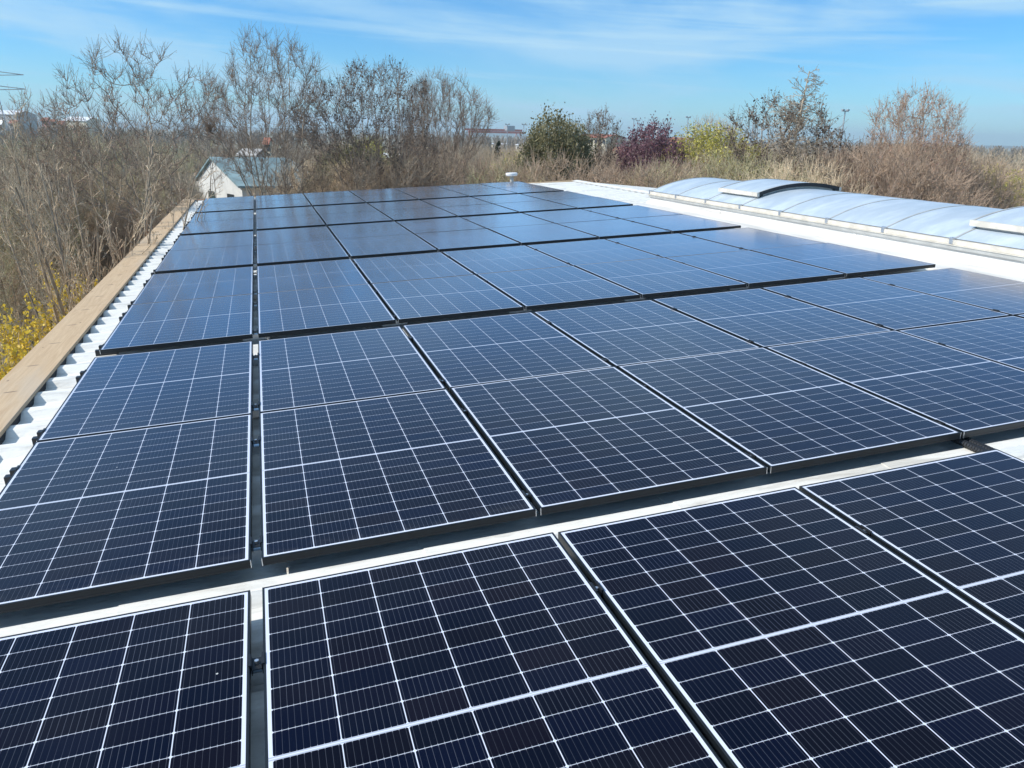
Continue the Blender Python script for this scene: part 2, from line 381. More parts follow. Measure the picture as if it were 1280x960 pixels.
# ------------------------------------------------------------------ the building with its corrugated roof
XL, XR, Y0 = -1.62, 8.75, -7.0
def yend(x): return 18.80 - (x+1.6)*.060
CP = .3333; ZC, ZV = -.085, -.127                # crest and valley height below the panel glass
house = thing('industrial_building', 'low industrial building with white corrugated roof carrying all the solar panels', 'building', (0,0,0), roof=True)
rs = MB(); prof = []
k = -22
while True:
    yc = -.057 + k*CP
    if yc > 19.6: break
    for dy, z in ((-.095, ZV), (-.038, ZC), (.038, ZC), (.095, ZV)): prof.append((yc+dy, z))
    k += 1
edges = [XL] ; x = XL
while x < XR-.2: x += 1.165; edges.append(min(x, XR))
for i in range(len(edges)-1):
    xa, xb = edges[i]-.05*(i > 0), edges[i+1]
    pa = [(y, z) for y, z in prof if y < yend(xa)]; pb = pa
    i0 = len(rs.v)
    for y, z in pa:
        y2 = min(y, yend(xa)); y3 = min(y, yend(xb))
        rs.v += [(xa, y2, z+.004*(i > 0)), (xb, y3, z)]
    for j in range(len(pa)-1):
        a = i0+2*j; rs.f.append((a, a+1, a+3, a+2)); rs.m.append(0)
    if i > 0:                                    # front lip of each overlapping sheet
        i1 = len(rs.v)
        for y, z in pa: rs.v += [(xa, y, z+.004), (xa, y, z-.001)]
        for j in range(len(pa)-1):
            a = i1+2*j; rs.f.append((a, a+1, a+3, a+2)); rs.m.append(0)
rs.build('roof_sheet', M['roof'], house)
# other slope beyond the ridge
r2 = MB()
for j in range(len(prof)-1):
    (ya, za), (yb, zb) = prof[j], prof[j+1]
    if yb > yend(XR): break
    r2.quad((XR, ya, za), (XR+7, ya, za-.9), (XR+7, yb, zb-.9), (XR, yb, zb))
r2.build('rear_roof_sheet', M['roof'], house)
rc = MB()
ye = yend(XR)
for (a, b) in ((Y0, ye+.02),):
    rc.quad((XR-.16, a, ZC+.006), (XR, a, ZC+.03), (XR, b, ZC+.03), (XR-.16, b, ZC+.006))
    rc.quad((XR, a, ZC+.03), (XR+.16, a, ZC-.006), (XR+.16, b, ZC-.006), (XR, b, ZC+.03))
rc.build('ridge_cap', M['roof'], house)
# boards
bd = MB(); yb = [Y0, -3.1, 1.35, 5.8, 10.3, 14.8, 19.0]
for a, b in zip(yb, yb[1:]): bd.box(-1.76, -1.45, a+.003, b-.003, ZC+.004, ZC+.030)
o = bd.build('edge_board', M['wood'], house); mo = o.modifiers.new('b', 'BEVEL'); mo.width = .003; mo.segments = 1
pf = MB(); pf.box(-1.50, -1.458, Y0, 18.9, ZV-.01, ZC+.003); pf.build('under_board_shade', M['dark'], house)  # dark strip added as painted shade in the openings under the edge board
fb = MB(); fb.box(-1.74, -1.70, Y0, 18.95, ZC-.30, ZC+.003); fb.build('fascia_board', M['woodred'], house)
eb = MB(); i0 = 0
for (xa, xb, mi) in ((-1.76, -1.1, 1), (-1.1, 5.9, 0), (5.9, XR, 0)):
    ya, yb_ = yend(xa)-.02, yend(xb)-.02; i = len(eb.v)
    eb.v += [(xa, ya, ZC-.2), (xb, yb_, ZC-.2), (xb, yb_+.22, ZC-.2), (xa, ya+.22, ZC-.2), (xa, ya, ZC+.005), (xb, yb_, ZC+.005), (xb, yb_+.22, ZC+.005), (xa, ya+.22, ZC+.005)]
    for f in ((0,3,2,1),(4,5,6,7),(0,1,5,4),(1,2,6,5),(2,3,7,6),(3,0,4,7)): eb.f.append(tuple(i+k for k in f)); eb.m.append(mi)
eb.build('end_board', [M['wood'], M['woodred']], house)
wl = MB(); zb_ = -5.6
wl.box(-1.60, -1.40, Y0+.2, 18.9, zb_, ZV-.02); wl.box(-1.40, 15.4, 17.5, 17.7, zb_, -1.1); wl.box(15.2, 15.4, Y0+.2, 17.5, zb_, -1.1)
wl.build('wall', M['wallgrey'], house)
gb = MB(); gb.quad((-1.5, 17.72, -1.3), (15.4, 17.72, -1.3), (XR, 17.72, ZV-.05), (-1.5, 17.72, ZV-.05)); gb.build('gable_wall', M['wallgrey'], house)
# ------------------------------------------------------------------ solar panels
PITCH = 3.6659; GY = .0211; GC = .0218; G0 = .0422; TILT = .00207
T_OFF = {0: -.0091, 1: -.0035, 2: .0019, 3: -.0046, 4: -.0108, 5: -.0002}
def make_panel(label):
    r = thing('solar_panel', label, 'solar panel', group='solar panels bolted to the white roof')
    f = MB(); T = .035; lip = .0078
    # frame: four bars with a small groove on the outer faces
    for (a, b, c, d) in ((0, PW, 0, lip), (0, PW, PL-lip, PL), (0, lip, lip, PL-lip), (PW-lip, PW, lip, PL-lip)):
        f.box(a, b, c, d, -T, 0)
    f.box(-.0012, PW+.0012, -.0012, 0, -.033, -.024); f.box(-.0012, PW+.0012, -.0012, 0, -.0085, -.001)
    fo = f.build('frame', M['frame'], r)
    mo = fo.modifiers.new('b', 'BEVEL'); mo.width = .0009; mo.segments = 1; mo.limit_method = 'ANGLE'
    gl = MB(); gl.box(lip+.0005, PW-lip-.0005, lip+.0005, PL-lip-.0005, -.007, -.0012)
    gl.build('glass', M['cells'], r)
    for x in (0, PW):                             # bare cut ends of the frame mitres
        cs = MB(); cs.box(x-.0016, x+.0016, -.0016, .0022, -.034, -.0005); cs.build('corner_edge', M['alu'], r)
    return r
def colx(c): return (G0/2 + c*(PW+GC)) if c >= 0 else (-G0/2-PW)
ORD = ['nearest', 'second', 'third', 'fourth', 'fifth', 'farthest']
CN = ['beside wooden board', 'second from board', 'third from board', 'fourth from board', 'third from skylight', 'second from skylight', 'nearest skylight']
proto = None; rp = random.Random(5)
for t in range(6):
    cols = range(-1, 3) if t == 0 else range(-1, 6)
    for row in range(2):
        for c in cols:
            if t == 0:
                cn = CN[c+1] if c < 2 else 'last on its right end'
            else: cn = CN[c+1]
            lab = 'solar panel in %s double row, %s half, %s' % (ORD[t], 'near' if row == 0 else 'far', cn)
            loc = Vector((colx(c), (t-1)*PITCH + T_OFF[t] + row*(PL+GY), -TILT*row*(PL)))
            if proto is None:
                proto = make_panel(lab); kids(proto); o = proto
                o.matrix_world = RM4 @ Matrix.Translation(loc)
            else: o = dup(proto, loc, lab, roof=True)
            j = Matrix.Rotation(rp.uniform(-.0016, .0016), 4, 'X') @ Matrix.Rotation(rp.uniform(-.0016, .0016), 4, 'Y')
            o.matrix_world = RM4 @ Matrix.Translation(loc) @ j

# clamps on short rails, in the gaps that can be seen
def make_clamp(lab, w):
    r = thing('panel_clamp', lab, 'clamp', group='clamps between the panels')
    a = MB(); a.box(-.11, .11, -.019, .019, ZC+.001, -.0375); a.build('rail', M['alu'], r)
    b = MB(); b.box(-w/2, -w/2+.003, -.03, .03, -.036, .002); b.box(w/2-.003, w/2, -.03, .03, -.036, .002); b.box(-w/2+.003, w/2-.003, -.03, .03, -.018, -.015)
    b.box(-w/2-.007, -w/2, -.03, .03, .0005, .0035); b.box(w/2, w/2+.007, -.03, .03, .0005, .0035)
    b.build('clamp', M['blackmetal'], r)
    c = MB(); c.tube([(0, 0, -.015), (0, 0, -.003)], .0075, 6); c.build('bolt', M['alu'], r); return r
cl0 = make_clamp('x', G0-.006); cl1 = make_clamp('x', GC-.004)
kids(cl0); kids(cl1); first = {id(cl0): True, id(cl1): True}
used = set()
GN = ['first', 'second', 'third', 'fourth', 'fifth', 'sixth']
for t in range(0, 4):
    for row in range(2):
        for e, yy in ((0, .155), (1, PL-.42)):
            for g in range(0, 6 if t else 3):
                src = cl0 if g == 0 else cl1
                x = colx(g) - (G0/2 if g == 0 else GC/2)
                y = (t-1)*PITCH + T_OFF[t] + row*(PL+GY) + yy
                if t == 0 and row == 0: continue
                lab = 'clamp at %s end of %s panels, %s double row, %s gap from board' % ('near' if e == 0 else 'far', 'near' if row == 0 else 'far', ORD[t], GN[g])
                if first[id(src)]:
                    first[id(src)] = False; src['label'] = lab; src.matrix_world = RM4 @ Matrix.Translation((x, y, 0))
                else: dup(src, (x, y, 0), lab, roof=True)
# end clamps along the left edge of the panels
def make_end(lab):
    r = thing('end_clamp', lab, 'clamp', group='end clamps facing the wooden board')
    a = MB(); a.box(-.065, .10, -.02, .02, ZC+.001, -.0375); a.build('rail', M['blackmetal'], r)
    b = MB(); b.box(-.032, -.003, -.022, .022, -.0372, -.004); b.box(-.003, .006, -.022, .022, .0005, .0035); b.build('clamp', M['blackmetal'], r); return r
ec = None
for t in range(1, 6):
    for row in range(2):
        for e, yy in ((0, .16), (1, PL-.36)):
            lab = 'dark clamp facing wooden board, %s double row, %s panel, its %s end' % (ORD[t], 'near' if row == 0 else 'far', 'near' if e == 0 else 'far')
            loc = (colx(-1), (t-1)*PITCH+T_OFF[t]+row*(PL+GY)+yy, 0)
            if ec is None: ec = make_end(lab); kids(ec); ec.matrix_world = RM4 @ Matrix.Translation(loc)
            else: dup(ec, loc, lab, roof=True)
# two black ribbed conduits crossing the gap
cd = thing('cable_conduit', 'pair of black ribbed cable conduits crossing the gap between the two nearest double rows', 'conduit', roof=True)
for dx in (0, .045):
    c = MB(); pts = []; rad = []
    for i in range(121):
        tt = i/120; pts.append((3.50+dx + .02*math.sin(tt*3), .50 - tt*1.0, ZC+.024 - .0*tt)); rad.append(.0165 + .0035*(i % 2))
    c.tube(pts, rad, 8); c.build('conduit', M['blackmetal'], cd)

# ------------------------------------------------------------------ roof vent
vt = thing('roof_vent', 'white capped vent pipe standing behind the farthest panels', 'vent', (6.86, 18.35, ZC), roof=True)
v = MB(); v.tube([(0, 0, -.1), (0, 0, .24)], .05, 14); v.build('pipe', M['trim'], vt, True)
v = MB(); v.tube([(0, 0, .22), (0, 0, .245), (0, 0, .29), (0, 0, .305)], [.14, .165, .165, .15], 20); v.build('cap', M['whitesteel'], vt)

# ------------------------------------------------------------------ barrel skylight on the ridge
SX0, SX1, SYE, ZS = 7.65, 9.85, 11.56, .155
sk = thing('barrel_skylight', 'long barrel vaulted skylight of pale blue plastic sheets on a white curb', 'skylight', roof=True)
HW = (SX1-SX0)/2; RISE = .215; RAD = (HW*HW+RISE*RISE)/(2*RISE); SC = (SX0+SX1)/2
def arcz(x, off=0): return math.sqrt(max(0, (RAD+off)**2-(x-SC)**2)) - (RAD-RISE) + ZS
cb = MB()
cb.box(SX0, SX0+.05, Y0+.3, SYE, ZV-.05, .055); cb.box(SX1-.05, SX1, Y0+.3, SYE, ZV-.3, .055); cb.box(SX0+.05, SX1-.05, SYE-.05, SYE-.001, ZV-.3, .055)
FX = 7.13
cb.quad((FX, Y0+.3, ZC+.006), (SX0-.05, Y0+.3, ZC+.012), (SX0-.05, SYE+.1, ZC+.012), (FX, SYE+.1, ZC+.006))
cb.quad((SX0-.05, Y0+.3, ZC+.012), (SX0-.002, Y0+.3, ZC+.06), (SX0-.002, SYE+.1, ZC+.06), (SX0-.05, SYE+.1, ZC+.012))
cb.quad((FX, Y0+.3, ZV-.002), (FX, Y0+.3, ZC+.006), (FX, SYE+.1, ZC+.006), (FX, SYE+.1, ZV-.002))
for y in (SYE-2.6, SYE-5.9, SYE-8.6): cb.box(SX0-.006, SX0-.001, y, y+.05, ZC+.06, .05)
cb.build('curb', M['curb'], sk)
rl = MB(); rl.box(SX0-.03, SX0+.06, Y0+.3, SYE+.02, .057, .098, 0); rl.box(SX0-.042, SX0+.06, Y0+.3, SYE+.025, .100, .106, 1); rl.box(SX0-.018, SX0+.05, Y0+.3, SYE+.015, .108, ZS+.004, 1)
rl.box(SX1-.06, SX1+.03, Y0+.3, SYE+.02, .057, ZS+.004, 0); rl.box(SX0+.05, SX1-.06, SYE-.04, SYE+.015, .057, ZS+.004, 0)
rl.build('base_rail', [M['trim'], M['trimcream']], sk)
ribs = [SYE - i*1.063 for i in range(0, 18)]
def arcpts(off, x0=None, x1=None, n=28):
    x0 = SX0+.03 if x0 is None else x0; x1 = SX1-.03 if x1 is None else x1
    return [(x0+(x1-x0)*i/n, arcz(x0+(x1-x0)*i/n)+off) for i in range(n+1)]
pr = None
for i in range(len(ribs)-1):
    a, b = ribs[i+1], ribs[i]; pm_ = MB(); P_ = arcpts(0)
    for (xa, za), (xb, zb2) in zip(P_, P_[1:]):
        pm_.quad((xa, a+.012, za), (xb, a+.012, zb2), (xb, b-.012, zb2), (xa, b-.012, za))
        pm_.quad((xa, a+.012, za-.016), (xa, b-.012, za-.016), (xb, b-.012, zb2-.016), (xb, a+.012, zb2-.016))
    pm_.build('glazing_sheet', M['poly'], sk, True)
for y in ribs:
    rb = MB(); P_ = arcpts(.006); 
    for (xa, za), (xb, zb2) in zip(P_, P_[1:]):
        rb.quad((xa, y-.014, za), (xb, y-.014, zb2), (xb, y+.014, zb2), (xa, y+.014, za))
        rb.quad((xa, y-.014, za-.02), (xb, y-.014, zb2-.02), (xb, y-.014, zb2), (xa, y-.014, za))
        rb.quad((xa, y+.014, za), (xb, y+.014, zb2), (xb, y+.014, zb2-.02), (xa, y+.014, za-.02))
    rb.box(SX0-.024, SX0+.012, y-.025, y+.025, .112, ZS+.03, 1)
    rb.build('rib', [M['trim'], M['alu']], sk)
# end lunette
ln = MB(); P_ = arcpts(-.004)
for (xa, za), (xb, zb2) in zip(P_, P_[1:]): ln.quad((xb, SYE-.004, ZS), (xa, SYE-.004, ZS), (xa, SYE-.004, za), (xb, SYE-.004, zb2))
ln.build('end_pane', M['poly'], sk)
def flap(ya, yb_):
    fo = thing('opening_vent_flap', '', 'x'); 
    del fo['label']; del fo['category']; fo.matrix_world = Matrix.Identity(4); fo.parent = sk; fo.empty_display_size = .1
    x0, x1 = 7.93, SC*2-7.93; off = .10
    P_ = [(x0+(x1-x0)*i/24, arcz(x0+(x1-x0)*i/24)+off) for i in range(25)]
    s = MB()
    for (xa, za), (xb, zb2) in zip(P_, P_[1:]): s.quad((xa, ya, za), (xb, ya, zb2), (xb, yb_, zb2), (xa, yb_, za))
    return fo, x0, x1, P_, s
for (ya, yb_, lab) in ((8.33, 9.49, 'vent flap at the far part of the skylight'), (1.9, 4.17, 'vent flap at the near end of the skylight')):
    x0, x1 = 7.93, SC*2-7.93; off = .095
    P_ = [(x0+(x1-x0)*i/24, arcz(x0+(x1-x0)*i/24)+off) for i in range(25)]
    fr = MB()
    for yy, s in ((ya, 1), (yb_, -1)):
        y2 = yy+.035*s; lo, hi = min(yy, y2), max(yy, y2)
        for (xa, za), (xb, zb2) in zip(P_, P_[1:]):
            fr.quad((xa, lo, za+.004), (xb, lo, zb2+.004), (xb, hi, zb2+.004), (xa, hi, za+.004), 0)
            fr.quad((xa, lo, za-.055), (xb, lo, zb2-.055), (xb, lo, zb2+.004), (xa, lo, za+.004), 1)
            fr.quad((xa, hi, za+.004), (xb, hi, zb2+.004), (xb, hi, zb2-.055), (xa, hi, za-.055), 1)
    zl = P_[0][1]
    for xx in (x0, x1-.03): fr.box(xx-.012, xx+.03, ya-.004, yb_+.004, zl-.055, zl+.008, 2)
    f_o = fr.build('vent_flap_frame', [M['trim'], M['blackmetal'], M['trimcream']], sk); f_o['label'] = 'raised ' + lab
    up = MB(); zz = [(x, arcz(x)) for x in (x0+.05, x1-.05)]
    up.box(x0+.05, x0+.08, ya+.05, yb_-.05, arcz(x0+.05)-.01, zl-.02); up.box(x1-.08, x1-.05, ya+.05, yb_-.05, arcz(x1-.05)-.01, zl-.02)
    for yy in (ya+.05, yb_-.08):
        Q = P_[2:-2]
        for (xa, za), (xb, zb2) in zip(Q, Q[1:]):
            up.quad((xa, yy, za-.11), (xb, yy, zb2-.11), (xb, yy, zb2-.03), (xa, yy, za-.03))
            up.quad((xa, yy+.03, za-.11), (xa, yy+.03, za-.03), (xb, yy+.03, zb2-.03), (xb, yy+.03, zb2-.11))
    up.build('vent_upstand', M['trim'], f_o)
    gz = MB()
    for (xa, za), (xb, zb2) in zip(P_[0:], P_[1:]):
        gz.quad((xa, ya+.035, za), (xb, ya+.035, zb2), (xb, yb_-.035, zb2), (xa, yb_-.035, za))
        gz.quad((xa, ya+.035, za-.012), (xa, yb_-.035, za-.012), (xb, yb_-.035, zb2-.012), (xb, ya+.035, zb2-.012))
    gz.build('flap_glazing', M['poly'], f_o, True)

# ------------------------------------------------------------------ trees
def perp(d, rng):
    a = np.cross(d, rng.normal(size=3)); n = np.linalg.norm(a)
    return a/n if n > 1e-6 else np.array([1., 0, 0])
def tubes(polys, sides):
    V = []; Fc = []; base = 0
    cs = [(math.cos(2*math.pi*j/sides), math.sin(2*math.pi*j/sides)) for j in range(sides)]
    for pts, rad in polys:
        n = len(pts); d = np.diff(pts, axis=0); d = np.vstack([d, d[-1:]]); d /= (np.linalg.norm(d, axis=1, keepdims=True)+1e-9)
        ref = np.array([0.3, 0.5, 1.0]) if abs(d[0][2]) < .85 else np.array([1.0, 0.2, 0])
        a = np.cross(d, ref); a /= (np.linalg.norm(a, axis=1, keepdims=True)+1e-9); b = np.cross(d, a)
        for j in range(sides): V.append(pts + (a*cs[j][0] + b*cs[j][1])*rad[:, None])
        idx = np.arange(n-1)
        for j in range(sides):
            j2 = (j+1) % sides
            Fc.append(np.stack([base+j*n+idx, base+j2*n+idx, base+j2*n+idx+1, base+j*n+idx+1], 1))
        base += n*sides
    return np.concatenate(V), np.concatenate(Fc)
def quads(cent, nrm, size, rng, elong=1.4):
    n = len(cent); a = np.cross(nrm, rng.normal(size=(n, 3))); a /= np.linalg.norm(a, axis=1, keepdims=True)+1e-9; b = np.cross(nrm, a)
    s = size*rng.uniform(.6, 1.3, (n, 1)); a = a*s*elong; b = b*s
    V = np.stack([cent-a, cent-b*.8, cent+a, cent+b*.8], 1).reshape(-1, 3); Fc = np.arange(n*4).reshape(n, 4); return V, Fc
def npmesh(name, V, Fc, mats, mi=None, smooth=False):
    me = bpy.data.meshes.new(name); me.vertices.add(len(V)); me.vertices.foreach_set('co', V.astype(np.float32).ravel())
    me.loops.add(Fc.size); me.loops.foreach_set('vertex_index', Fc.astype(np.int32).ravel())
    me.polygons.add(len(Fc)); me.polygons.foreach_set('loop_start', np.arange(0, Fc.size, 4, dtype=np.int32))
    for m_ in mats: me.materials.append(m_)
    if mi is not None: me.polygons.foreach_set('material_index', mi.astype(np.int32))
    me.update(calc_edges=True); return me
def grow(seed, H, stems=1, spread=.15, r0=.07, levels=((14, .5, .55), (8, .55, .5), (6, .6, .5)), wander=.08, up=.25, first=.25, taper=.25, rmin=.0045, lead=None, npt=7, trunk_levels=1, curve=0.):
    """levels: (children per branch, start angle, length ratio). H is the full height."""
    rng = np.random.default_rng(seed); out = [[] for _ in range(len(levels)+1)]
    cur = []
    for s in range(stems):
        a = rng.uniform(0, 2*math.pi) if stems > 1 else 0; sp = spread*rng.uniform(.4, 1.2) if stems > 1 else spread*.3
        d = np.array([math.cos(a)*sp, math.sin(a)*sp, 1.]); d /= np.linalg.norm(d)
        p = np.array([math.cos(a), math.sin(a), 0])*(.12 if stems > 1 else 0)*rng.random(); L0 = H
        if stems > 1:
            th = math.atan(sp*.9); L0 = rng.uniform(.86, 1.)/math.sqrt((math.cos(th)/H)**2 + (math.sin(th)/(H*spread*1.05+.01))**2)
        cur.append((p, d, L0, r0*(.75+.5*rng.random()), a))
    for lv in range(len(levels)+1):
        nxt = []; n = npt if lv < 2 else (4 if lv == 2 else 3)
        for (p, d, Ln, r, _) in cur:
            pts = [p]; dd = d.copy(); st = Ln/(n-1)
            for i in range(n-1):
                dd = dd + rng.normal(size=3)*wander*(1.0 if lv else .5) + np.array([0, 0, up*(.35 if lv else .12)]); dd /= np.linalg.norm(dd); pts.append(pts[-1]+dd*st)
            pts = np.array(pts); rad = np.maximum(np.linspace(r, r*taper, n), rmin*(.7 if lv == len(levels) else 1)); out[lv].append((pts, rad))
            if lv < len(levels):
                cnt, ang, ratio = levels[lv]; c = max(1, int(cnt*(Ln/(H if lv == 0 else max(H*.3, Ln)))**.3 + rng.uniform(-.5, .5)))
                for k in range(c):
                    t = (first if lv == 0 else .2) + (1-(first if lv == 0 else .2))*((k+rng.random())/c)
                    f = t*(n-1); i = min(int(f), n-2); q = pts[i] + (pts[i+1]-pts[i])*(f-i); dl = pts[i+1]-pts[i]; dl /= np.linalg.norm(dl)
                    pa = perp(dl, rng); an = ang*rng.uniform(.7, 1.3); nd = dl*math.cos(an) + pa*math.sin(an); 
                    ll = Ln*ratio*((1.1-.75*t) if lead is None else lead(t, lv))*rng.uniform(.7, 1.2)
                    rr_ = max(rmin, min(r*(1-(1-taper)*t)*.6, r*.55)); nxt.append((q, nd, ll, rr_, 0))
        cur = nxt
    return out, rng
PROT = {}
def tree_proto(key, name, cat, seed, H, bark_m, twig_m, leaf_m=None, leafn=0, leafs=.03, leafspread=.05, tlev=1, extra=None, **kw):
    out, rng = grow(seed, H, **kw)
    tp = sum(out[:tlev+1], []); V, Fc = tubes(tp, 5); me1 = npmesh('trunk', V, Fc, [M[bark_m]])
    tw = sum(out[tlev+1:], []); V, Fc = tubes(tw, 3); mi = np.zeros(len(Fc)); mats = [M[twig_m]]
    if leaf_m:
        P_ = np.concatenate([p[1:] for p, _ in out[-1]]); P2 = np.concatenate([p[:-1] for p, _ in out[-1]])
        sel = rng.integers(0, len(P_), leafn); t = rng.random((leafn, 1)); cent = P_[sel]*t + P2[sel]*(1-t) + rng.normal(size=(leafn, 3))*leafspread
        lv, lf = quads(cent, rng.normal(size=(leafn, 3)), leafs, rng); lf = lf + len(V); V = np.concatenate([V, lv]); Fc = np.concatenate([Fc, lf]); mi = np.concatenate([mi, np.ones(len(lf))]); mats.append(M[leaf_m])
    me2 = npmesh('crown', V, Fc, mats, mi)
    top = float(np.percentile(tubes(sum(out[:3], []), 3)[0][:, 2], 99.6))
    PROT[key] = (name, cat, me1, me2, top); return top
def plant(key, px, D, ytop=None, label='', h=None, rz=None, group=None, wide=1.0, loc=None, name=None, cat=None):
    nm, ct, m1_, m2_, top = PROT[key]; base = gpos(px, D) if loc is None else Vector(loc)
    Hh = (ztop(px, ytop, D) - GZ) if ytop is not None else h
    s = Hh/top; rz = prng.uniform(0, 6.28) if rz is None else rz
    r = bpy.data.objects.new(name or nm, None); COL.objects.link(r); r.location = base; r.rotation_euler = (0, 0, rz); r.scale = (s*wide, s*wide, s)
    tag(r, label, cat or ct, group); a = obj('trunk', m1_, r); b = obj('crown', m2_, r); return r
prng = random.Random(11)
def colonize(seed, H, zc, rx, rz, stems=1, fork=1.0, lean=.1, natt=1100, step=.16, dk=.30, vase=0., r_tip=.0065, expo=.42, updir=.10, wob=.12):
    """crown grown towards points scattered in an egg shaped volume, so that limbs fork and fill it as real ones do"""
    rng = np.random.default_rng(seed); A = []
    while len(A) < natt:
        q = rng.uniform(-1, 1, 3); n = np.linalg.norm(q)
        if n > 1 or rng.random() > .35+.65*n: continue
        w = 1 + vase*(q[2]) ; p = np.array([q[0]*rx*w, q[1]*rx*w, zc+q[2]*rz]); p[:2] += .18*rx*np.sin(p[2]*1.7+np.array([0, 1.5])+seed)
        A.append(p)
    A = np.array(A); P = []; par = []
    for sidx in range(stems):
        a = 2*math.pi*(sidx+rng.random()*.6)/stems; base = np.array([math.cos(a), math.sin(a), 0])*(.10 if stems > 1 else 0)
        d = np.array([math.cos(a)*lean, math.sin(a)*lean, 1]); d /= np.linalg.norm(d); P.append(base); par.append(-1); h = fork*rng.uniform(.75, 1.25); c = 0
        while c*step < h:
            d = d + rng.normal(size=3)*.05; d /= np.linalg.norm(d); P.append(P[-1]+d*step); par.append(len(P)-2); c += 1
    P = list(P); PA = np.array(P); D = np.full(len(A), 1e9); I = np.zeros(len(A), int)
    def upd(new0):
        nonlocal D, I
        Q = np.array(P[new0:]); 
        if len(Q) == 0: return
        dd = np.linalg.norm(A[:, None, :]-Q[None], axis=2); m = dd.argmin(1); v = dd[np.arange(len(A)), m]; b = v < D; D[b] = v[b]; I[b] = m[b]+new0
    upd(0)
    for it in range(140):
        al = D > dk; A = A[al]; D = D[al]; I = I[al]
        if len(A) == 0: break
        n0 = len(P); u, inv = np.unique(I, return_inverse=True); dirs = A - np.array(P)[I]; dirs /= np.linalg.norm(dirs, axis=1, keepdims=True)
        acc = np.zeros((len(u), 3)); np.add.at(acc, inv, dirs)
        for k_, ui in enumerate(u):
            v = acc[k_]; v = v/(np.linalg.norm(v)+1e-9) + np.array([0, 0, updir]) + rng.normal(size=3)*wob; v /= np.linalg.norm(v); P.append(P[ui]+v*step); par.append(int(ui))
        upd(n0)
        if len(P) > 9000: break
    P = np.array(P); n = len(P); ch = [[] for _ in range(n)]
    for i_ in range(n):
        if par[i_] >= 0: ch[par[i_]].append(i_)
    tips = np.zeros(n)
    for i_ in range(n-1, -1, -1):
        if not ch[i_]: tips[i_] = 1
        if par[i_] >= 0: tips[par[i_]] += tips[i_]
    rad = r_tip*tips**expo; big = []; small = []
    st = [i_ for i_ in range(n) if par[i_] < 0]
    while st:
        i_ = st.pop(); pl = [i_] if par[i_] < 0 else [par[i_], i_]
        while ch[pl[-1]]:
            c = sorted(ch[pl[-1]], key=lambda q: -tips[q]); st += c[1:]; pl.append(c[0])
        rr = rad[pl].copy(); 
        if par[i_] >= 0: rr[0] = rad[i_]
        (big if (rad[i_] > r_tip*2.6 or par[i_] < 0) else small).append((P[pl], rr))
    # fine twigs on every thin node
    tw = []; ctr = np.array([0, 0, zc-rz*.6])
    for i_ in range(n):
        if tips[i_] <= 5:
            for _ in range(3 if tips[i_] > 1 else 6):
                o = P[i_]-ctr; o /= np.linalg.norm(o)+1e-9; dd = o*.6 + rng.normal(size=3)*.55 + np.array([0, 0, .35]); dd /= np.linalg.norm(dd); Ln = rng.uniform(.18, .55)
                q1 = P[i_]+dd*Ln*.5+rng.normal(size=3)*.02; q2 = q1+(dd+np.array([0, 0, .15])+rng.normal(size=3)*.12)*Ln*.5
                tw.append((np.array([P[i_], q1, q2]), np.array([r_tip*.8, r_tip*.7, r_tip*.45])))
                if rng.random() < .85:
                    d3 = dd + rng.normal(size=3)*.5; d3 /= np.linalg.norm(d3); tw.append((np.array([q1, q1+d3*Ln*.35]), np.array([r_tip*.6, r_tip*.4])))
    return [big, small, tw], rng
def crown_tree(key, name, seed, bark_m, twig_m, leaf_m, leafn, leafs, leafspread=.03, **kw):
    global grow
    g0 = grow; res = colonize(seed, **kw); grow = lambda *a, **k: res
    tree_proto(key, name, name.split('_')[-1], seed, 1, bark_m, twig_m, leaf_m, leafn, leafs, leafspread, tlev=0)
    grow = g0
L3 = ((13, .55, .5), (8, .55, .5), (6, .6, .5), (4, .6, .55))
crown_tree('spread', 'bare_tree', 3, 'twigdark', 'twigsky', 'budred', 2500, .010, H=8, zc=5.3, rx=2.3, rz=2.2, stems=1, fork=2.1, lean=.05, natt=750, step=.2, dk=.42, wob=.22, r_tip=.0062, vase=.15)
crown_tree('spread2', 'bare_tree', 5, 'twigdark', 'twigsky', 'budred', 1500, .010, H=8, zc=5.3, rx=1.5, rz=2.1, stems=2, fork=1.8, lean=.2, natt=480, step=.2, dk=.40, wob=.2, r_tip=.0062)
crown_tree('multi', 'bare_tree', 21, 'twigdark', 'twigsky', 'bud', 1500, .009, H=9, zc=5.4, rx=1.9, rz=3.3, stems=8, fork=1.4, lean=.30, natt=1700, step=.18, dk=.30, wob=.12, r_tip=.006, updir=.22, vase=.35, expo=.36)
crown_tree('catkin', 'bare_tree', 33, 'twigdark', 'twigsky', 'bud', 5200, .018, .04, H=8, zc=5.0, rx=2.3, rz=2.7, stems=7, fork=1.2, lean=.35, natt=1600, step=.18, dk=.30, wob=.12, r_tip=.0065, updir=.2, vase=.3, expo=.37)
crown_tree('fine', 'bare_tree', 37, 'twigdark', 'twigsky', 'budred', 2500, .010, H=8, zc=5.0, rx=1.75, rz=2.8, stems=7, fork=1.3, lean=.28, natt=1600, step=.18, dk=.29, wob=.11, r_tip=.006, updir=.22, vase=.35, expo=.36)
for i, (tw, lf) in enumerate((('twig', 'bud'), ('twigolive', 'budpale'), ('twigdark', 'budpale'), ('twigtan', 'budpale'), ('twig', 'budpale'))):
    crown_tree('sap%d' % i, 'bare_sapling', 50+i, 'bark', tw, lf, 700, .009, H=5.5, zc=3.1, rx=1.05+.12*i, rz=2.3, stems=3+i, fork=.7, lean=.2, natt=700+40*i, step=.18, dk=.30, wob=.15, r_tip=.0055, updir=.35, vase=.2, expo=.36)
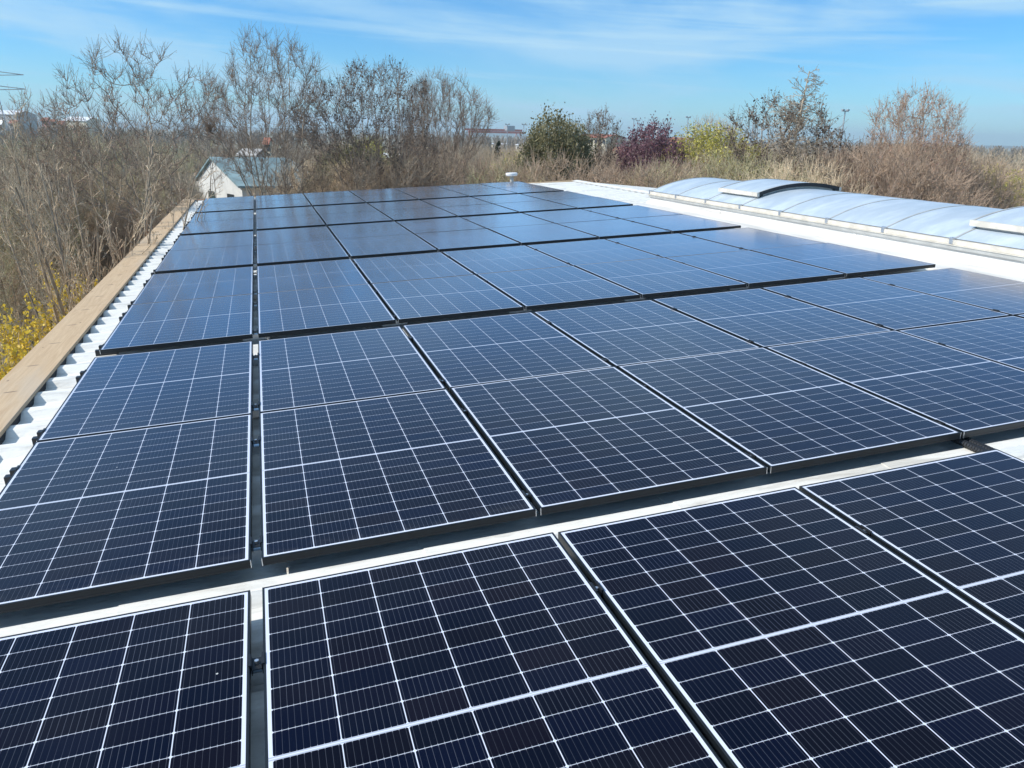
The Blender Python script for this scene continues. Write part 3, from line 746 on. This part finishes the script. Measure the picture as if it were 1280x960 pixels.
for i, (tw, lf) in enumerate((('twig', 'budpale'), ('twigolive', 'leafolive'), ('twigred', 'budred'), ('twigtan', 'budpale'), ('twigred', 'budpale'))):
    crown_tree('bush%d' % i, 'bare_bush', 70+i, 'bark', tw, lf, (900, 5000, 900, 900, 900)[i], .010, H=3.6, zc=1.75, rx=1.9, rz=1.75, stems=8, fork=.25, lean=.5, natt=1000, step=.16, dk=.26, wob=.18, r_tip=.0055, updir=.15, expo=.34)
crown_tree('ever', 'evergreen_bush', 90, 'twigdark', 'twigolive', 'leafdark', 30000, .030, .17, H=5.5, zc=3.0, rx=1.95, rz=2.35, stems=5, fork=.5, lean=.3, natt=900, step=.2, dk=.36, wob=.14, r_tip=.007, expo=.36)
crown_tree('plum', 'plum_tree', 92, 'twigpurple', 'twigpurple', 'leafpurple', 26000, .024, .10, H=5.5, zc=3.1, rx=1.75, rz=2.3, stems=6, fork=.6, lean=.3, natt=950, step=.2, dk=.34, wob=.12, r_tip=.007, expo=.36, updir=.35)
crown_tree('willow', 'willow_bush', 94, 'twigolive', 'twigolive', 'leafyellow', 26000, .022, .10, H=5.2, zc=2.9, rx=1.9, rz=2.2, stems=7, fork=.5, lean=.35, natt=950, step=.2, dk=.34, wob=.12, r_tip=.007, expo=.36, updir=.3)
tree_proto('forsythia', 'forsythia_bush', 'bush', 96, 2.4, 'twig', 'twigolive', 'leafgold', 11000, .011, .02, tlev=0, stems=22, spread=.5, r0=.010, levels=((12, .4, .32), (5, .5, .4)), first=.1, wander=.09, up=.35, rmin=.0035)
tree_proto('ivyshrub', 'green_shrub', 'shrub', 97, 2.4, 'twig', 'twigolive', 'leafolive', 7000, .026, .05, tlev=0, stems=16, spread=.6, r0=.012, levels=((12, .5, .36), (6, .6, .45)), first=.05, wander=.12, up=.25, rmin=.004)
crown_tree('fan', 'bare_tree', 98, 'twigdark', 'twigred', 'budred', 7000, .012, .03, H=6, zc=3.9, rx=1.55, rz=2.1, stems=8, fork=1.0, lean=.3, natt=1300, step=.17, dk=.28, wob=.09, r_tip=.0065, updir=.45, vase=.25, expo=.35)
crown_tree('round', 'bare_tree', 198, 'twigdark', 'twig', 'budpale', 5000, .012, .04, H=6, zc=3.4, rx=2.2, rz=2.3, stems=5, fork=.8, lean=.3, natt=1200, step=.2, dk=.36, wob=.16, r_tip=.0075, expo=.36)
crown_tree('birch', 'bare_tree', 99, 'twigdark', 'twigsky', 'bud', 5500, .019, .05, H=6, zc=3.7, rx=1.9, rz=2.2, stems=5, fork=.9, lean=.3, natt=850, step=.2, dk=.38, wob=.16, r_tip=.008, updir=.25, expo=.36)
tree_proto('larch', 'bare_conifer', 'tree', 101, 8, 'twigtan', 'twigdark', 'bud', 1600, .009, .02, tlev=0, stems=1, spread=.25, r0=.075, levels=((120, 1.25, .34), (11, .7, .42), (5, .6, .5)), first=.2, wander=.05, up=-.04, rmin=.008, lead=lambda t, lv: (1.15-t) if lv == 0 else (1.1-.7*t))
tree_proto('conifer', 'small_conifer', 'tree', 102, 6, 'bark', 'twigdark', 'leafconifer', 14000, .04, .06, tlev=0, stems=1, spread=.1, r0=.07, levels=((44, 1.3, .24), (9, .7, .42), (3, .6, .5)), first=.08, wander=.05, up=-.02, rmin=.006, lead=lambda t, lv: (1.1-t) if lv == 0 else (1.1-.7*t))

tree_proto('sapbig', 'bare_sapling', 'sapling', 151, 6, 'bark', 'twig', 'budpale', 1200, .010, .03, tlev=0, stems=9, spread=.45, r0=.045, levels=((12, .5, .34), (8, .55, .5), (5, .55, .5)), first=.12, wander=.09, up=.2, rmin=.005)
# --- the big bare trees that stand against the sky
plant('spread', 160, 21, 52, 'bare wide crowned tree with forked dark limbs spreading above the left thicket', rz=.4, wide=.98)
plant('spread2', 262, 33, 92, 'slim bare tree between the wide crowned tree and the tall one before the barn', rz=3.1, wide=.6)
plant('multi', 338, 25, 44, 'tall bare many stemmed tree rising in front of the teal roofed barn', rz=1.0, wide=.92)
plant('catkin', 462, 27, 78, 'bare broad tree hung with dark catkins right of the barn', rz=.2, wide=.98)
plant('fine', 557, 30, 92, 'bare fine twigged tree between the catkin tree and the red crane', rz=1.6, wide=.92)
plant('fine', 524, 36, 100, 'slim bare tree behind the catkin tree, at its right', rz=4.0, wide=.5)
plant('spread2', 40, 20, 118, 'bare tree with arching branches above the scrub at the left edge', rz=1.1, wide=.9)
plant('ever', 690, 31, 147, 'dark olive evergreen bush behind the white roof vent', rz=1.2, wide=.76)
plant('birch', 745, 33, 138, 'bare thin topped tree between the evergreen bush and the purple plum tree', rz=.6, wide=.75)
plant('plum', 822, 32, 155, 'purple plum tree in blossom behind the white ridge', rz=.9, wide=.85)
plant('willow', 903, 33, 160, 'yellow green willow bush right of the purple plum tree', rz=2.0, wide=1.2)
plant('round', 888, 44, 147, 'bare rounded tree behind the yellow green willow bush', rz=2.5, wide=.8)
plant('birch', 992, 31, 120, 'bare black budded tree left of the tall lamp mast', rz=1.9, wide=1.15)
plant('larch', 993, 29, 84, 'tall bare conifer with a pointed leaning top behind the skylight', rz=.5, wide=1.0)
plant('fan', 1150, 32, 110, 'fan shaped reddish bare tree standing above the red brown bushes', rz=.5, wide=.88)
plant('conifer', 622, 55, 178, 'small dark conifer left of the evergreen bush', rz=0, wide=.7)
plant('willow', 648, 46, 192, 'yellow green bush between the small conifer and the evergreen bush', rz=1, wide=1.0)
plant('willow', 1258, 38, 212, 'low yellow green bush at the right edge before the far wood', rz=3, wide=1.1)
plant('ever', 432, 33, 180, 'olive green bush left of the catkin tree base', rz=3, wide=.85)
plant('ever', 506, 31, 196, 'round olive green bush right of the catkin tree base', rz=.3, wide=1.1)
plant('willow', 452, 38, 176, 'mossy green bush behind the catkin tree', rz=.3, wide=.8)

# --- belt of bushes behind the far end of the roof
GB = 'bare bushes behind the far end of the roof'
for i in range(34):
    px = 255 + i*25 + prng.uniform(-10, 10)
    if px > 1060: break
    if 240 < px < 398: continue
    D = prng.uniform(25, 34); yt = {0: 196, 1: 200}.get(i % 2) + prng.uniform(-10, 12)
    if px > 560: yt = 200 + prng.uniform(-10, 10)
    k = 'bush%d' % prng.choice([0, 0, 1, 0, 4]) if not 560 < px < 640 else 'bush2'
    plant(k, px, D, yt, 'bare bush in the brown belt behind the far end of the roof', group=GB)
for i in range(22):
    px = 400 + i*29 + prng.uniform(-12, 12); D = prng.uniform(40, 60)
    plant('bush%d' % prng.choice([0, 2, 3, 4]), px, D, 184 + prng.uniform(-7, 7) + max(0, (px-700)*.01), 'bare bush of the second belt, farther off', group='bare bushes of the second belt')
# red-brown bushes behind the skylight
for i in range(20):
    px = 1046 + i*9.5 + prng.uniform(-6, 6); D = prng.uniform(29, 40)
    yt = 200 + prng.uniform(-12, 10) - 16*math.exp(-((px-1130)/50)**2)
    plant('bush2' if i % 3 else 'bush4', px, D, yt, 'reddish brown bush under the fan shaped tree behind the skylight', group='reddish brown bushes behind the skylight')
for i in range(4):
    plant('round' if i % 2 else 'fan', 1082+i*38, 36+i, 172+6*abs(i-1.5), 'small reddish tree beside the fan shaped tree', wide=.9, group='small reddish trees behind the skylight')
for i in range(9):
    px = 1180+i*14; plant('bush0', px, prng.uniform(40, 52), 206+prng.uniform(-6, 6), 'bare brown bush before the far wood on the right', group='bare bushes before the far wood')

# --- thicket on the left beside the building
GT = 'bare saplings of the thicket left of the wooden board'
def roofside(p):                                  # clear of the building
    return p.x < -5.2 or p.y > 23
cnt = 0
while cnt < 50:
    px = prng.uniform(-70, 214); D = 8.5 + 32*prng.random()**.8
    b = gpos(px, D)
    if not roofside(b): continue
    if b.x > -14.5 and b.x < -9.2 and b.y < 24: continue
    if D < 18 and px < 50: continue
    if D < 12 and prng.random() < .5: continue
    yt = prng.uniform(156, 220) if D > 15 else prng.uniform(180, 320)
    if px < 60: yt += 25
    k = 'sap%d' % prng.randrange(5); hmax = 6.4
    if D > 26 and px > 222: continue
    if D < 24 and px > 196: continue
    if D < 19 and px > 140: continue
    h = min(hmax, ztop(px, yt, D) - GZ)
    if h < 1.8: continue
    plant(k, px, D, None, 'bare sapling in the dense thicket left of the wooden board', h=h, wide=prng.uniform(.85, 1.2), group=GT); cnt += 1
cnt = 0
while cnt < 62:
    px = prng.uniform(-60, 212); D = 14 + 34*prng.random()
    if D > 26 and px > 222: continue
    b = gpos(px, D)
    if not roofside(b): continue
    if -14 < b.x < -9.2 and b.y < 24: continue
    plant('bush%d' % prng.choice([0, 1, 3, 0, 4]), px, D, None, 'low bare bush between the saplings of the left thicket', h=prng.uniform(1.6, 3.3), group='low bushes of the left thicket'); cnt += 1
# two stronger multi-stemmed trees close to the board
for px, D, yt, lab in ((70, 13.5, 150, 'bare multi stemmed young tree nearest the wooden board on the left'), (118, 16, 160, 'bare multi stemmed young tree behind the nearest one, by the board')):
    plant('sapbig', px, D, yt, lab, wide=.9)
# forsythia
for px, D, yt, lab in ((4, 12.5, 398, 'golden flowering forsythia at the left edge, tallest of those by the board'), (30, 12.2, 414, 'golden forsythia just below the board, right of the tallest one'), (-14, 10.4, 412, 'golden forsythia cut off by the left edge'), (16, 10.3, 436, 'small golden forsythia nearest the wooden board'),
                   (66, 14.5, 345, 'thin forsythia at the foot of the bare young tree')):
    b = gpos(px, D); b.x = min(b.x, -3.1)
    plant('forsythia', px, D, yt, lab, loc=b, wide=1.0)
plant('forsythia', 16, 52, None, 'distant golden forsythia beside the green field', h=3.4); plant('forsythia', 32, 56, None, 'distant thinner golden forsythia right of the bright one', h=2.6)
for i in range(12):
    px = prng.uniform(0, 230); D = prng.uniform(10, 30); b = gpos(px, D)
    if roofside(b): plant('ivyshrub', px, D, None, 'small green shrub low in the left thicket', h=prng.uniform(.8, 1.8), group='green shrubs of the left thicket')

# --- dry grass and weeds by the wall (stuff)
rng = np.random.default_rng(8); n = 26000
gx = -2.2 - 18*rng.random(n)**1.3; gy = 2 + 38*rng.random(n)
keep = ~((gx < -9.6) & (gx > -13.2) & (gy < 14)); gx, gy = gx[keep], gy[keep]; n = len(gx)
hgt = rng.uniform(.15, .75, n)*(.5+rng.random(n)); base = np.stack([gx, gy, np.full(n, GZ)], 1)
a = rng.uniform(0, 6.28, n); w = np.stack([np.cos(a), np.sin(a), np.zeros(n)], 1)*.012; tip = base + np.stack([rng.normal(size=n)*.16, rng.normal(size=n)*.16, hgt], 1); mid = (base+tip)/2 + np.array([0, 0, .05])
V = np.stack([base-w, base+w, tip+w*.3, tip-w*.3], 1).reshape(-1, 3)
mi = (rng.random(n) < .35).astype(int)
tag(obj('dry_grass', npmesh('dry_grass', V, np.arange(n*4).reshape(n, 4), [leaf('straw_grass', (.30, .25, .14)), leaf('green_grass', (.14, .17, .05))], mi)), 'dry grass and weeds on the ground left of the building', 'grass', kind='stuff')

# --- far woods (stuff): light trees merged into one mass each
def far_wood(name, label, pxs, Ds, hs_, count, twig_m, seed, lod=0):
    out, rng = grow(seed, 8, stems=3 if lod == 0 else 2, spread=.25, r0=.09 if lod == 0 else .14, levels=((9, .5, .42), (6, .5, .5), (4, .5, .5)) if lod == 0 else ((12, .55, .42), (7, .55, .5)), first=.15, wander=.08, up=.3, rmin=.02 if lod == 0 else .06)
    V, Fc = tubes(sum(out, []), 3); VV = []; FF = []; b = 0; r = random.Random(seed)
    for i in range(count):
        px = r.uniform(*pxs); D = r.uniform(*Ds); p = gpos(px, D, GZ-1.0); a = r.uniform(0, 6.28); s = r.uniform(*hs_)/8
        c_, s_ = math.cos(a)*s*1.3, math.sin(a)*s*1.3
        Q = np.stack([V[:, 0]*c_ - V[:, 1]*s_ + p.x, V[:, 0]*s_ + V[:, 1]*c_ + p.y, V[:, 2]*s + p.z], 1); VV.append(Q); FF.append(Fc+b); b += len(V)
    return tag(obj(name, npmesh(name, np.concatenate(VV), np.concatenate(FF), [M[twig_m]])), label, 'wood', kind='stuff')
far_wood('distant_wood', 'far brown wood of bare trees closing the view on the right', (1040, 1420), (75, 140), (4.6, 6.3), 230, 'twigtan', 301)
far_wood('distant_wood', 'far brown wood of bare trees behind the barn and the centre trees', (230, 640), (80, 170), (4.2, 6.0), 230, 'twigtan', 302)
far_wood('distant_wood', 'far scrub of bare trees at the left below the houses', (-120, 260), (80, 170), (3.8, 5.6), 190, 'twigolive', 303)
far_wood('distant_wood', 'far bare trees behind the plum tree and the willow bush', (640, 1050), (80, 170), (4.2, 5.9), 190, 'twigtan', 304)
far_wood('distant_wood', 'farthest brown wood along the skyline from left to right', (-200, 1450), (180, 420), (6.2, 8.0), 1100, 'farwood', 305, 1)

# ------------------------------------------------------------------ far buildings
def hut(name, label, cat, px, D, w, d, ze, zr, wallm, roofm, rz=0, hip=0., wins=0, group=None, z0=None):
    b = gpos(px, D, GZ-1.2); r = thing(name, label, cat, b, rz=rz, group=group); e, t = ze-b.z, zr-b.z
    m_ = MB(); m_.box(-w/2, w/2, -d/2, d/2, 0, e)
    if hip == 0 and t > e+.05:
        for s in (-1, 1):
            i = len(m_.v); m_.v += [(s*w/2, -d/2, e), (s*w/2, d/2, e), (s*w/2, 0, t)]; m_.f.append((i, i+1, i+2)); m_.m.append(0)
    m_.build('wall', M[wallm], r)
    o = .3; q = MB(); h2 = hip*d/2; sl = (t-e)/(d/2); ez = e-sl*o+.03; tt = t+.03
    A = [(-w/2-o, -d/2-o, ez), (w/2+o, -d/2-o, ez), (w/2+o, d/2+o, ez), (-w/2-o, d/2+o, ez)]; B = [(-w/2-o+h2, 0, tt), (w/2+o-h2, 0, tt)]
    th = .12
    for dz in (0, -th):
        i = len(q.v); q.v += [(x, y, z+dz) for x, y, z in A+B]
        for f in ((0, 1, 5, 4), (2, 3, 4, 5), (1, 2, 5), (3, 0, 4)):
            if hip == 0 and len(f) == 3: continue
            q.f.append(tuple(i+k for k in f)); q.m.append(0)
    for a_, b_ in ((0, 1), (2, 3)): q.quad(A[a_], A[b_], (A[b_][0], A[b_][1], A[b_][2]-th), (A[a_][0], A[a_][1], A[a_][2]-th))
    q.build('roof', M[roofm], r)
    for i in range(wins):
        wn = MB(); x = -w/2 + w*(i+.5)/wins; wn.box(x-.5, x+.5, -d/2-.03, -d/2-.002, e-1.7, e-.6); wn.build('window', M['glass'], r)
    return r
# barn with the teal roof: white gable towards us, long slope to the right
bz = lambda px, py, D: ztop(px, py, D)
D = 46
bar = thing('barn', 'white walled barn with a faded teal roof and lower grey annexe beyond the roof end', 'barn', gpos(325, D), rz=math.radians(-3))
w, d = 5.6, 6.5; e, t = bz(330, 226, D)-GZ, bz(320, 197, D)-GZ
CA, CB, CC, CD = (-1.0, -2.6), (3.3, -2.6), (3.3, 2.6), (-3.7, 2.6); PK = (-2.6, .4)
m_ = MB()
for a_, b_ in ((CA, CB), (CB, CC), (CC, CD)): m_.quad((*a_, 0), (*b_, 0), (*b_, e-.12), (*a_, e-.12))
m_.build('wall', M['wall'], bar)
q = MB(); i = len(q.v); q.v += [(*CD, 0), (*CA, 0), (*CA, e-.12), (*PK, t-.12), (*CD, e-.12)]; q.f.append((0, 1, 2, 3, 4)); q.m.append(0); q.build('gable', M['wall'], bar)
q = MB(); el, er, bl, br_ = (-1.15, -2.85, e-.1), (3.5, -2.85, e-.1), (-3.95, 2.8, e-.1), (3.5, 2.8, e-.1); ra, rb_ = (-2.75, .4, t), (1.3, .4, t)
for f_ in ([el, er, rb_, ra], [er, br_, rb_], [br_, bl, ra, rb_]):
    i = len(q.v); q.v += f_; q.f.append(tuple(range(i, i+len(f_)))); q.m.append(0)
    i = len(q.v); q.v += [(x, y, z-.1) for x, y, z in f_][::-1]; q.f.append(tuple(range(i, i+len(f_)))); q.m.append(0)
for a_, b_ in ((el, er), (er, br_), (ra, el), (bl, ra)): q.quad(a_, b_, (b_[0], b_[1], b_[2]-.1), (a_[0], a_[1], a_[2]-.1))
q.build('roof', M['teal'], bar)
q = MB(); q.box(1.0, 5.4, -3.4, -2.25, 0, e-.55); q.build('annexe_wall', M['wall'], bar)
q = MB(); q.box(.8, 5.6, -3.7, -2.65, e-.54, e-.40); q.box(.8, 5.6, -2.64, -2.21, e-.50, e-.36); q.build('annexe_roof', simple('grey_annexe_roof', (.26, .26, .28), .8), bar)
ww = MB(); dx_, dy_ = (CD[0]-CA[0])/5.86, (CD[1]-CA[1])/5.86
for s0 in (1.0, 3.6):
    ww = MB(); a_ = (CA[0]+dx_*s0-.03, CA[1]+dy_*s0-.012); b_ = (CA[0]+dx_*(s0+.9)-.03, CA[1]+dy_*(s0+.9)-.012)
    ww.quad((*a_, 1.2), (*b_, 1.2), (*b_, 2.0), (*a_, 2.0)); ww.build('window', M['glass'], bar)
# far left town
Dl = 420
def zt(px, py, D): return ztop(px, py, D)
def farhut(name, label, cat, pxa, pxb, ytop, ybot, D, wallm, roofm, roofpx=3, turn=.8, **k):
    px = (pxa+pxb)/2; w = (gpos(pxb, D)-gpos(pxa, D)).length; d = ray(px, 165); rz = math.atan2(d.y, d.x) - math.pi/2 - turn
    return hut(name, label, cat, px, D, w, w*.6 if w < 30 else 20, zt(px, ytop+roofpx, D), zt(px, ytop, D), wallm, roofm, rz=rz, **k)
farhut('factory_hall', 'long white roofed factory hall on the skyline at the far left', 'factory', -20, 44, 138, 150, 520, 'wallgrey', 'lightroof', 5)
farhut('factory_hall', 'white roofed hall right of the pink house on the left skyline', 'factory', 82, 124, 146, 160, 430, 'creamwall', 'lightroof', 5)
farhut('house', 'pink house on the left skyline with a red roof', 'house', 53, 63, 147, 160, 380, 'brick', 'tile', 3, wins=3)
farhut('house', 'pale cream house beside the pink house on the left skyline', 'house', 64, 72, 149, 160, 375, 'creamwall', 'tile', 2, wins=2)
farhut('house', 'small red brown house left of the white roofed hall', 'house', 73, 82, 151, 160, 370, 'brick', 'tile', 3, wins=2)
farhut('house', 'cream house below the white factory at the far left edge', 'house', -6, 6, 150, 165, 330, 'creamwall', 'lightroof', 4, wins=2)
farhut('house', 'pale house half hidden behind the far left saplings', 'house', 13, 24, 150, 165, 345, 'creamwall', 'tile', 3, wins=2)
farhut('house', 'yellow house behind the tall tree and the barn', 'house', 330, 338, 172, 182, 140, 'creamwall', 'tile', 4, wins=2)
farhut('shed', 'grey roofed shed behind the barn', 'shed', 300, 328, 186, 196, 75, 'wallgrey', 'wallgrey', 5)
farhut('shed', 'white shed between the green bushes behind the catkin tree', 'shed', 478, 502, 192, 204, 70, 'wall', 'lightroof', 3)
farhut('factory_hall', 'long red roofed hall behind the thin topped tree', 'factory', 722, 778, 168, 178, 230, 'creamwall', 'tile', 3.5, wins=8)
farhut('factory_hall', 'low red roofed hall just left of the purple plum tree', 'factory', 768, 792, 184, 194, 150, 'creamwall', 'tile', 6, wins=4)
farhut('factory_hall', 'red walled hall between the plum tree and the willow bush', 'factory', 836, 870, 172, 188, 200, 'brick', 'tile', 2, wins=4)
farhut('container_building', 'pale flat building below the red crane', 'building', 612, 640, 179, 186, 300, 'creamwall', 'lightroof', 1, wins=4)
farhut('container_building', 'white flat building right of the pale one under the crane', 'building', 646, 660, 180, 187, 290, 'wall', 'lightroof', 1, wins=2)
farhut('shed', 'pink walled shed seen through the red brown bushes', 'shed', 1066, 1074, 201, 210, 80, 'brick', 'lightroof', 1)

# red gantry crane
Dc = 420
cr_ = thing('gantry_crane', 'red gantry crane with two beams on the skyline', 'crane', gpos(622, Dc, GZ-1), rz=0)
d = ray(622, 165); rz = math.atan2(d.y, d.x) - math.pi/2 + .35; cr_.rotation_euler = (0, 0, rz)
zc = zt(622, 164, Dc) - (GZ-1)
b = MB(); b.box(-16, 15, -1.2, -.2, zc-1.0, zc); b.box(-16, 15, 3.2, 4.2, zc+.1, zc+1.1); b.build('beam', M['redsteel'], cr_)
b = MB(); b.box(5, 9, -1.4, 4.4, zc+.4, zc+2.8); b.build('trolley', M['greysteel'], cr_)
for x in (-14, 12):
    for yy in (-1, 4):
        b = MB(); b.tube([(x-2, yy, 0), (x, yy, zc-.6), (x+2, yy, 0)], .4, 4); b.build('leg', M['redsteel'], cr_)
# lamp masts
def mast(px, ytop_, D, label, rad=.11):
    r = thing('floodlight_mast', label, 'mast', gpos(px, D), group='tall floodlight masts on the skyline'); H = zt(px, ytop_, D)-GZ
    b = MB(); b.tube([(0, 0, 0), (0, 0, H)], [rad*1.3, rad*.7], 8); b.build('pole', M['greysteel'], r)
    b = MB(); b.box(-.5, .5, -.1, .1, H-.05, H+.08)
    for x in (-.4, .4): b.box(x-.16, x+.16, -.2, .15, H+.085, H+.25)
    b.build('lamp_head', M['greysteel'], r)
for px, yt, D, lab in ((595, 158, 210, 'faint lamp mast left of the red crane trolley'), (634, 156, 190, 'pale lamp mast in front of the red crane'), (654.5, 156, 200, 'lamp mast just left of the evergreen bush'),
        (791, 149, 190, 'left one of the two close masts over the plum tree'), (796, 151, 210, 'right one of the two close masts over the plum tree'),
        (858, 147, 170, 'lamp mast left of the willow bush'), (939, 145, 170, 'lamp mast left of the black budded tree'), (1051, 139, 120, 'tallest lamp mast, right of the bare conifer')):
    mast(px, yt, D, lab)
ch = thing('chimney', 'white chimney pipe above the purple plum tree', 'chimney', gpos(821, 200)); H = zt(821, 154, 200)-GZ
b = MB(); b.tube([(0, 0, 0), (0, 0, H)], [.42, .34], 12); b.build('stack', M['whitesteel'], ch); b = MB(); b.box(-.75, .75, -.6, .6, H-1.2, H-1.05); b.build('platform', M['greysteel'], ch)
# lattice pylon at the left edge
py_ = thing('power_pylon', 'grey lattice power pylon cut by the left edge of the photo', 'pylon', gpos(-3, 230)); H = zt(0, 78, 230)-GZ
d = ray(-3, 160); py_.rotation_euler = (0, 0, math.atan2(d.y, d.x)-math.pi/2)
b = MB(); wb, wt = 2.2, .4
cor = [(-1, -1), (1, -1), (1, 1), (-1, 1)]
def pp(c, t): s = wb+(wt-wb)*t; return (c[0]*s, c[1]*s, H*t)
for c in cor: b.tube([pp(c, 0), pp(c, 1)], .10, 4)
for k in range(9):
    for i in range(4): b.tube([pp(cor[i], k/9), pp(cor[(i+1) % 4], (k+1)/9)], .06, 4); b.tube([pp(cor[(i+1) % 4], k/9), pp(cor[i], (k+1)/9)], .06, 4)
b.build('lattice', M['greysteel'], py_)
b = MB()
zarm = zt(0, 92, 230)-GZ
for zf in (zarm, zarm-3.2):
    for s in (-1, 1): b.tube([(0, 0, zf+.6), (s*7, 0, zf)], .09, 4); b.tube([(0, 0, zf-.5), (s*7, 0, zf)], .09, 4)
b.build('cross_arm', M['greysteel'], py_)

# ------------------------------------------------------------------ haze
hz_ = MB(); hz_.box(-4700, 4700, -4700, 4700, GZ-6, CAM.z+60)
hg = bpy.data.materials.new('haze'); hg.use_nodes = True; hn = hg.node_tree; hn.nodes.remove(hn.nodes['Principled BSDF'])
pv_ = hn.nodes.new('ShaderNodeVolumePrincipled'); pv_.inputs['Color'].default_value = (.74, .92, 1, 1); pv_.inputs['Density'].default_value = .0004; pv_.inputs['Anisotropy'].default_value = .1
hn.links.new(pv_.outputs[0], hn.nodes['Material Output'].inputs['Volume'])
tag(hz_.build('haze', hg), 'pale blue haze over the far skyline', 'haze', kind='stuff')
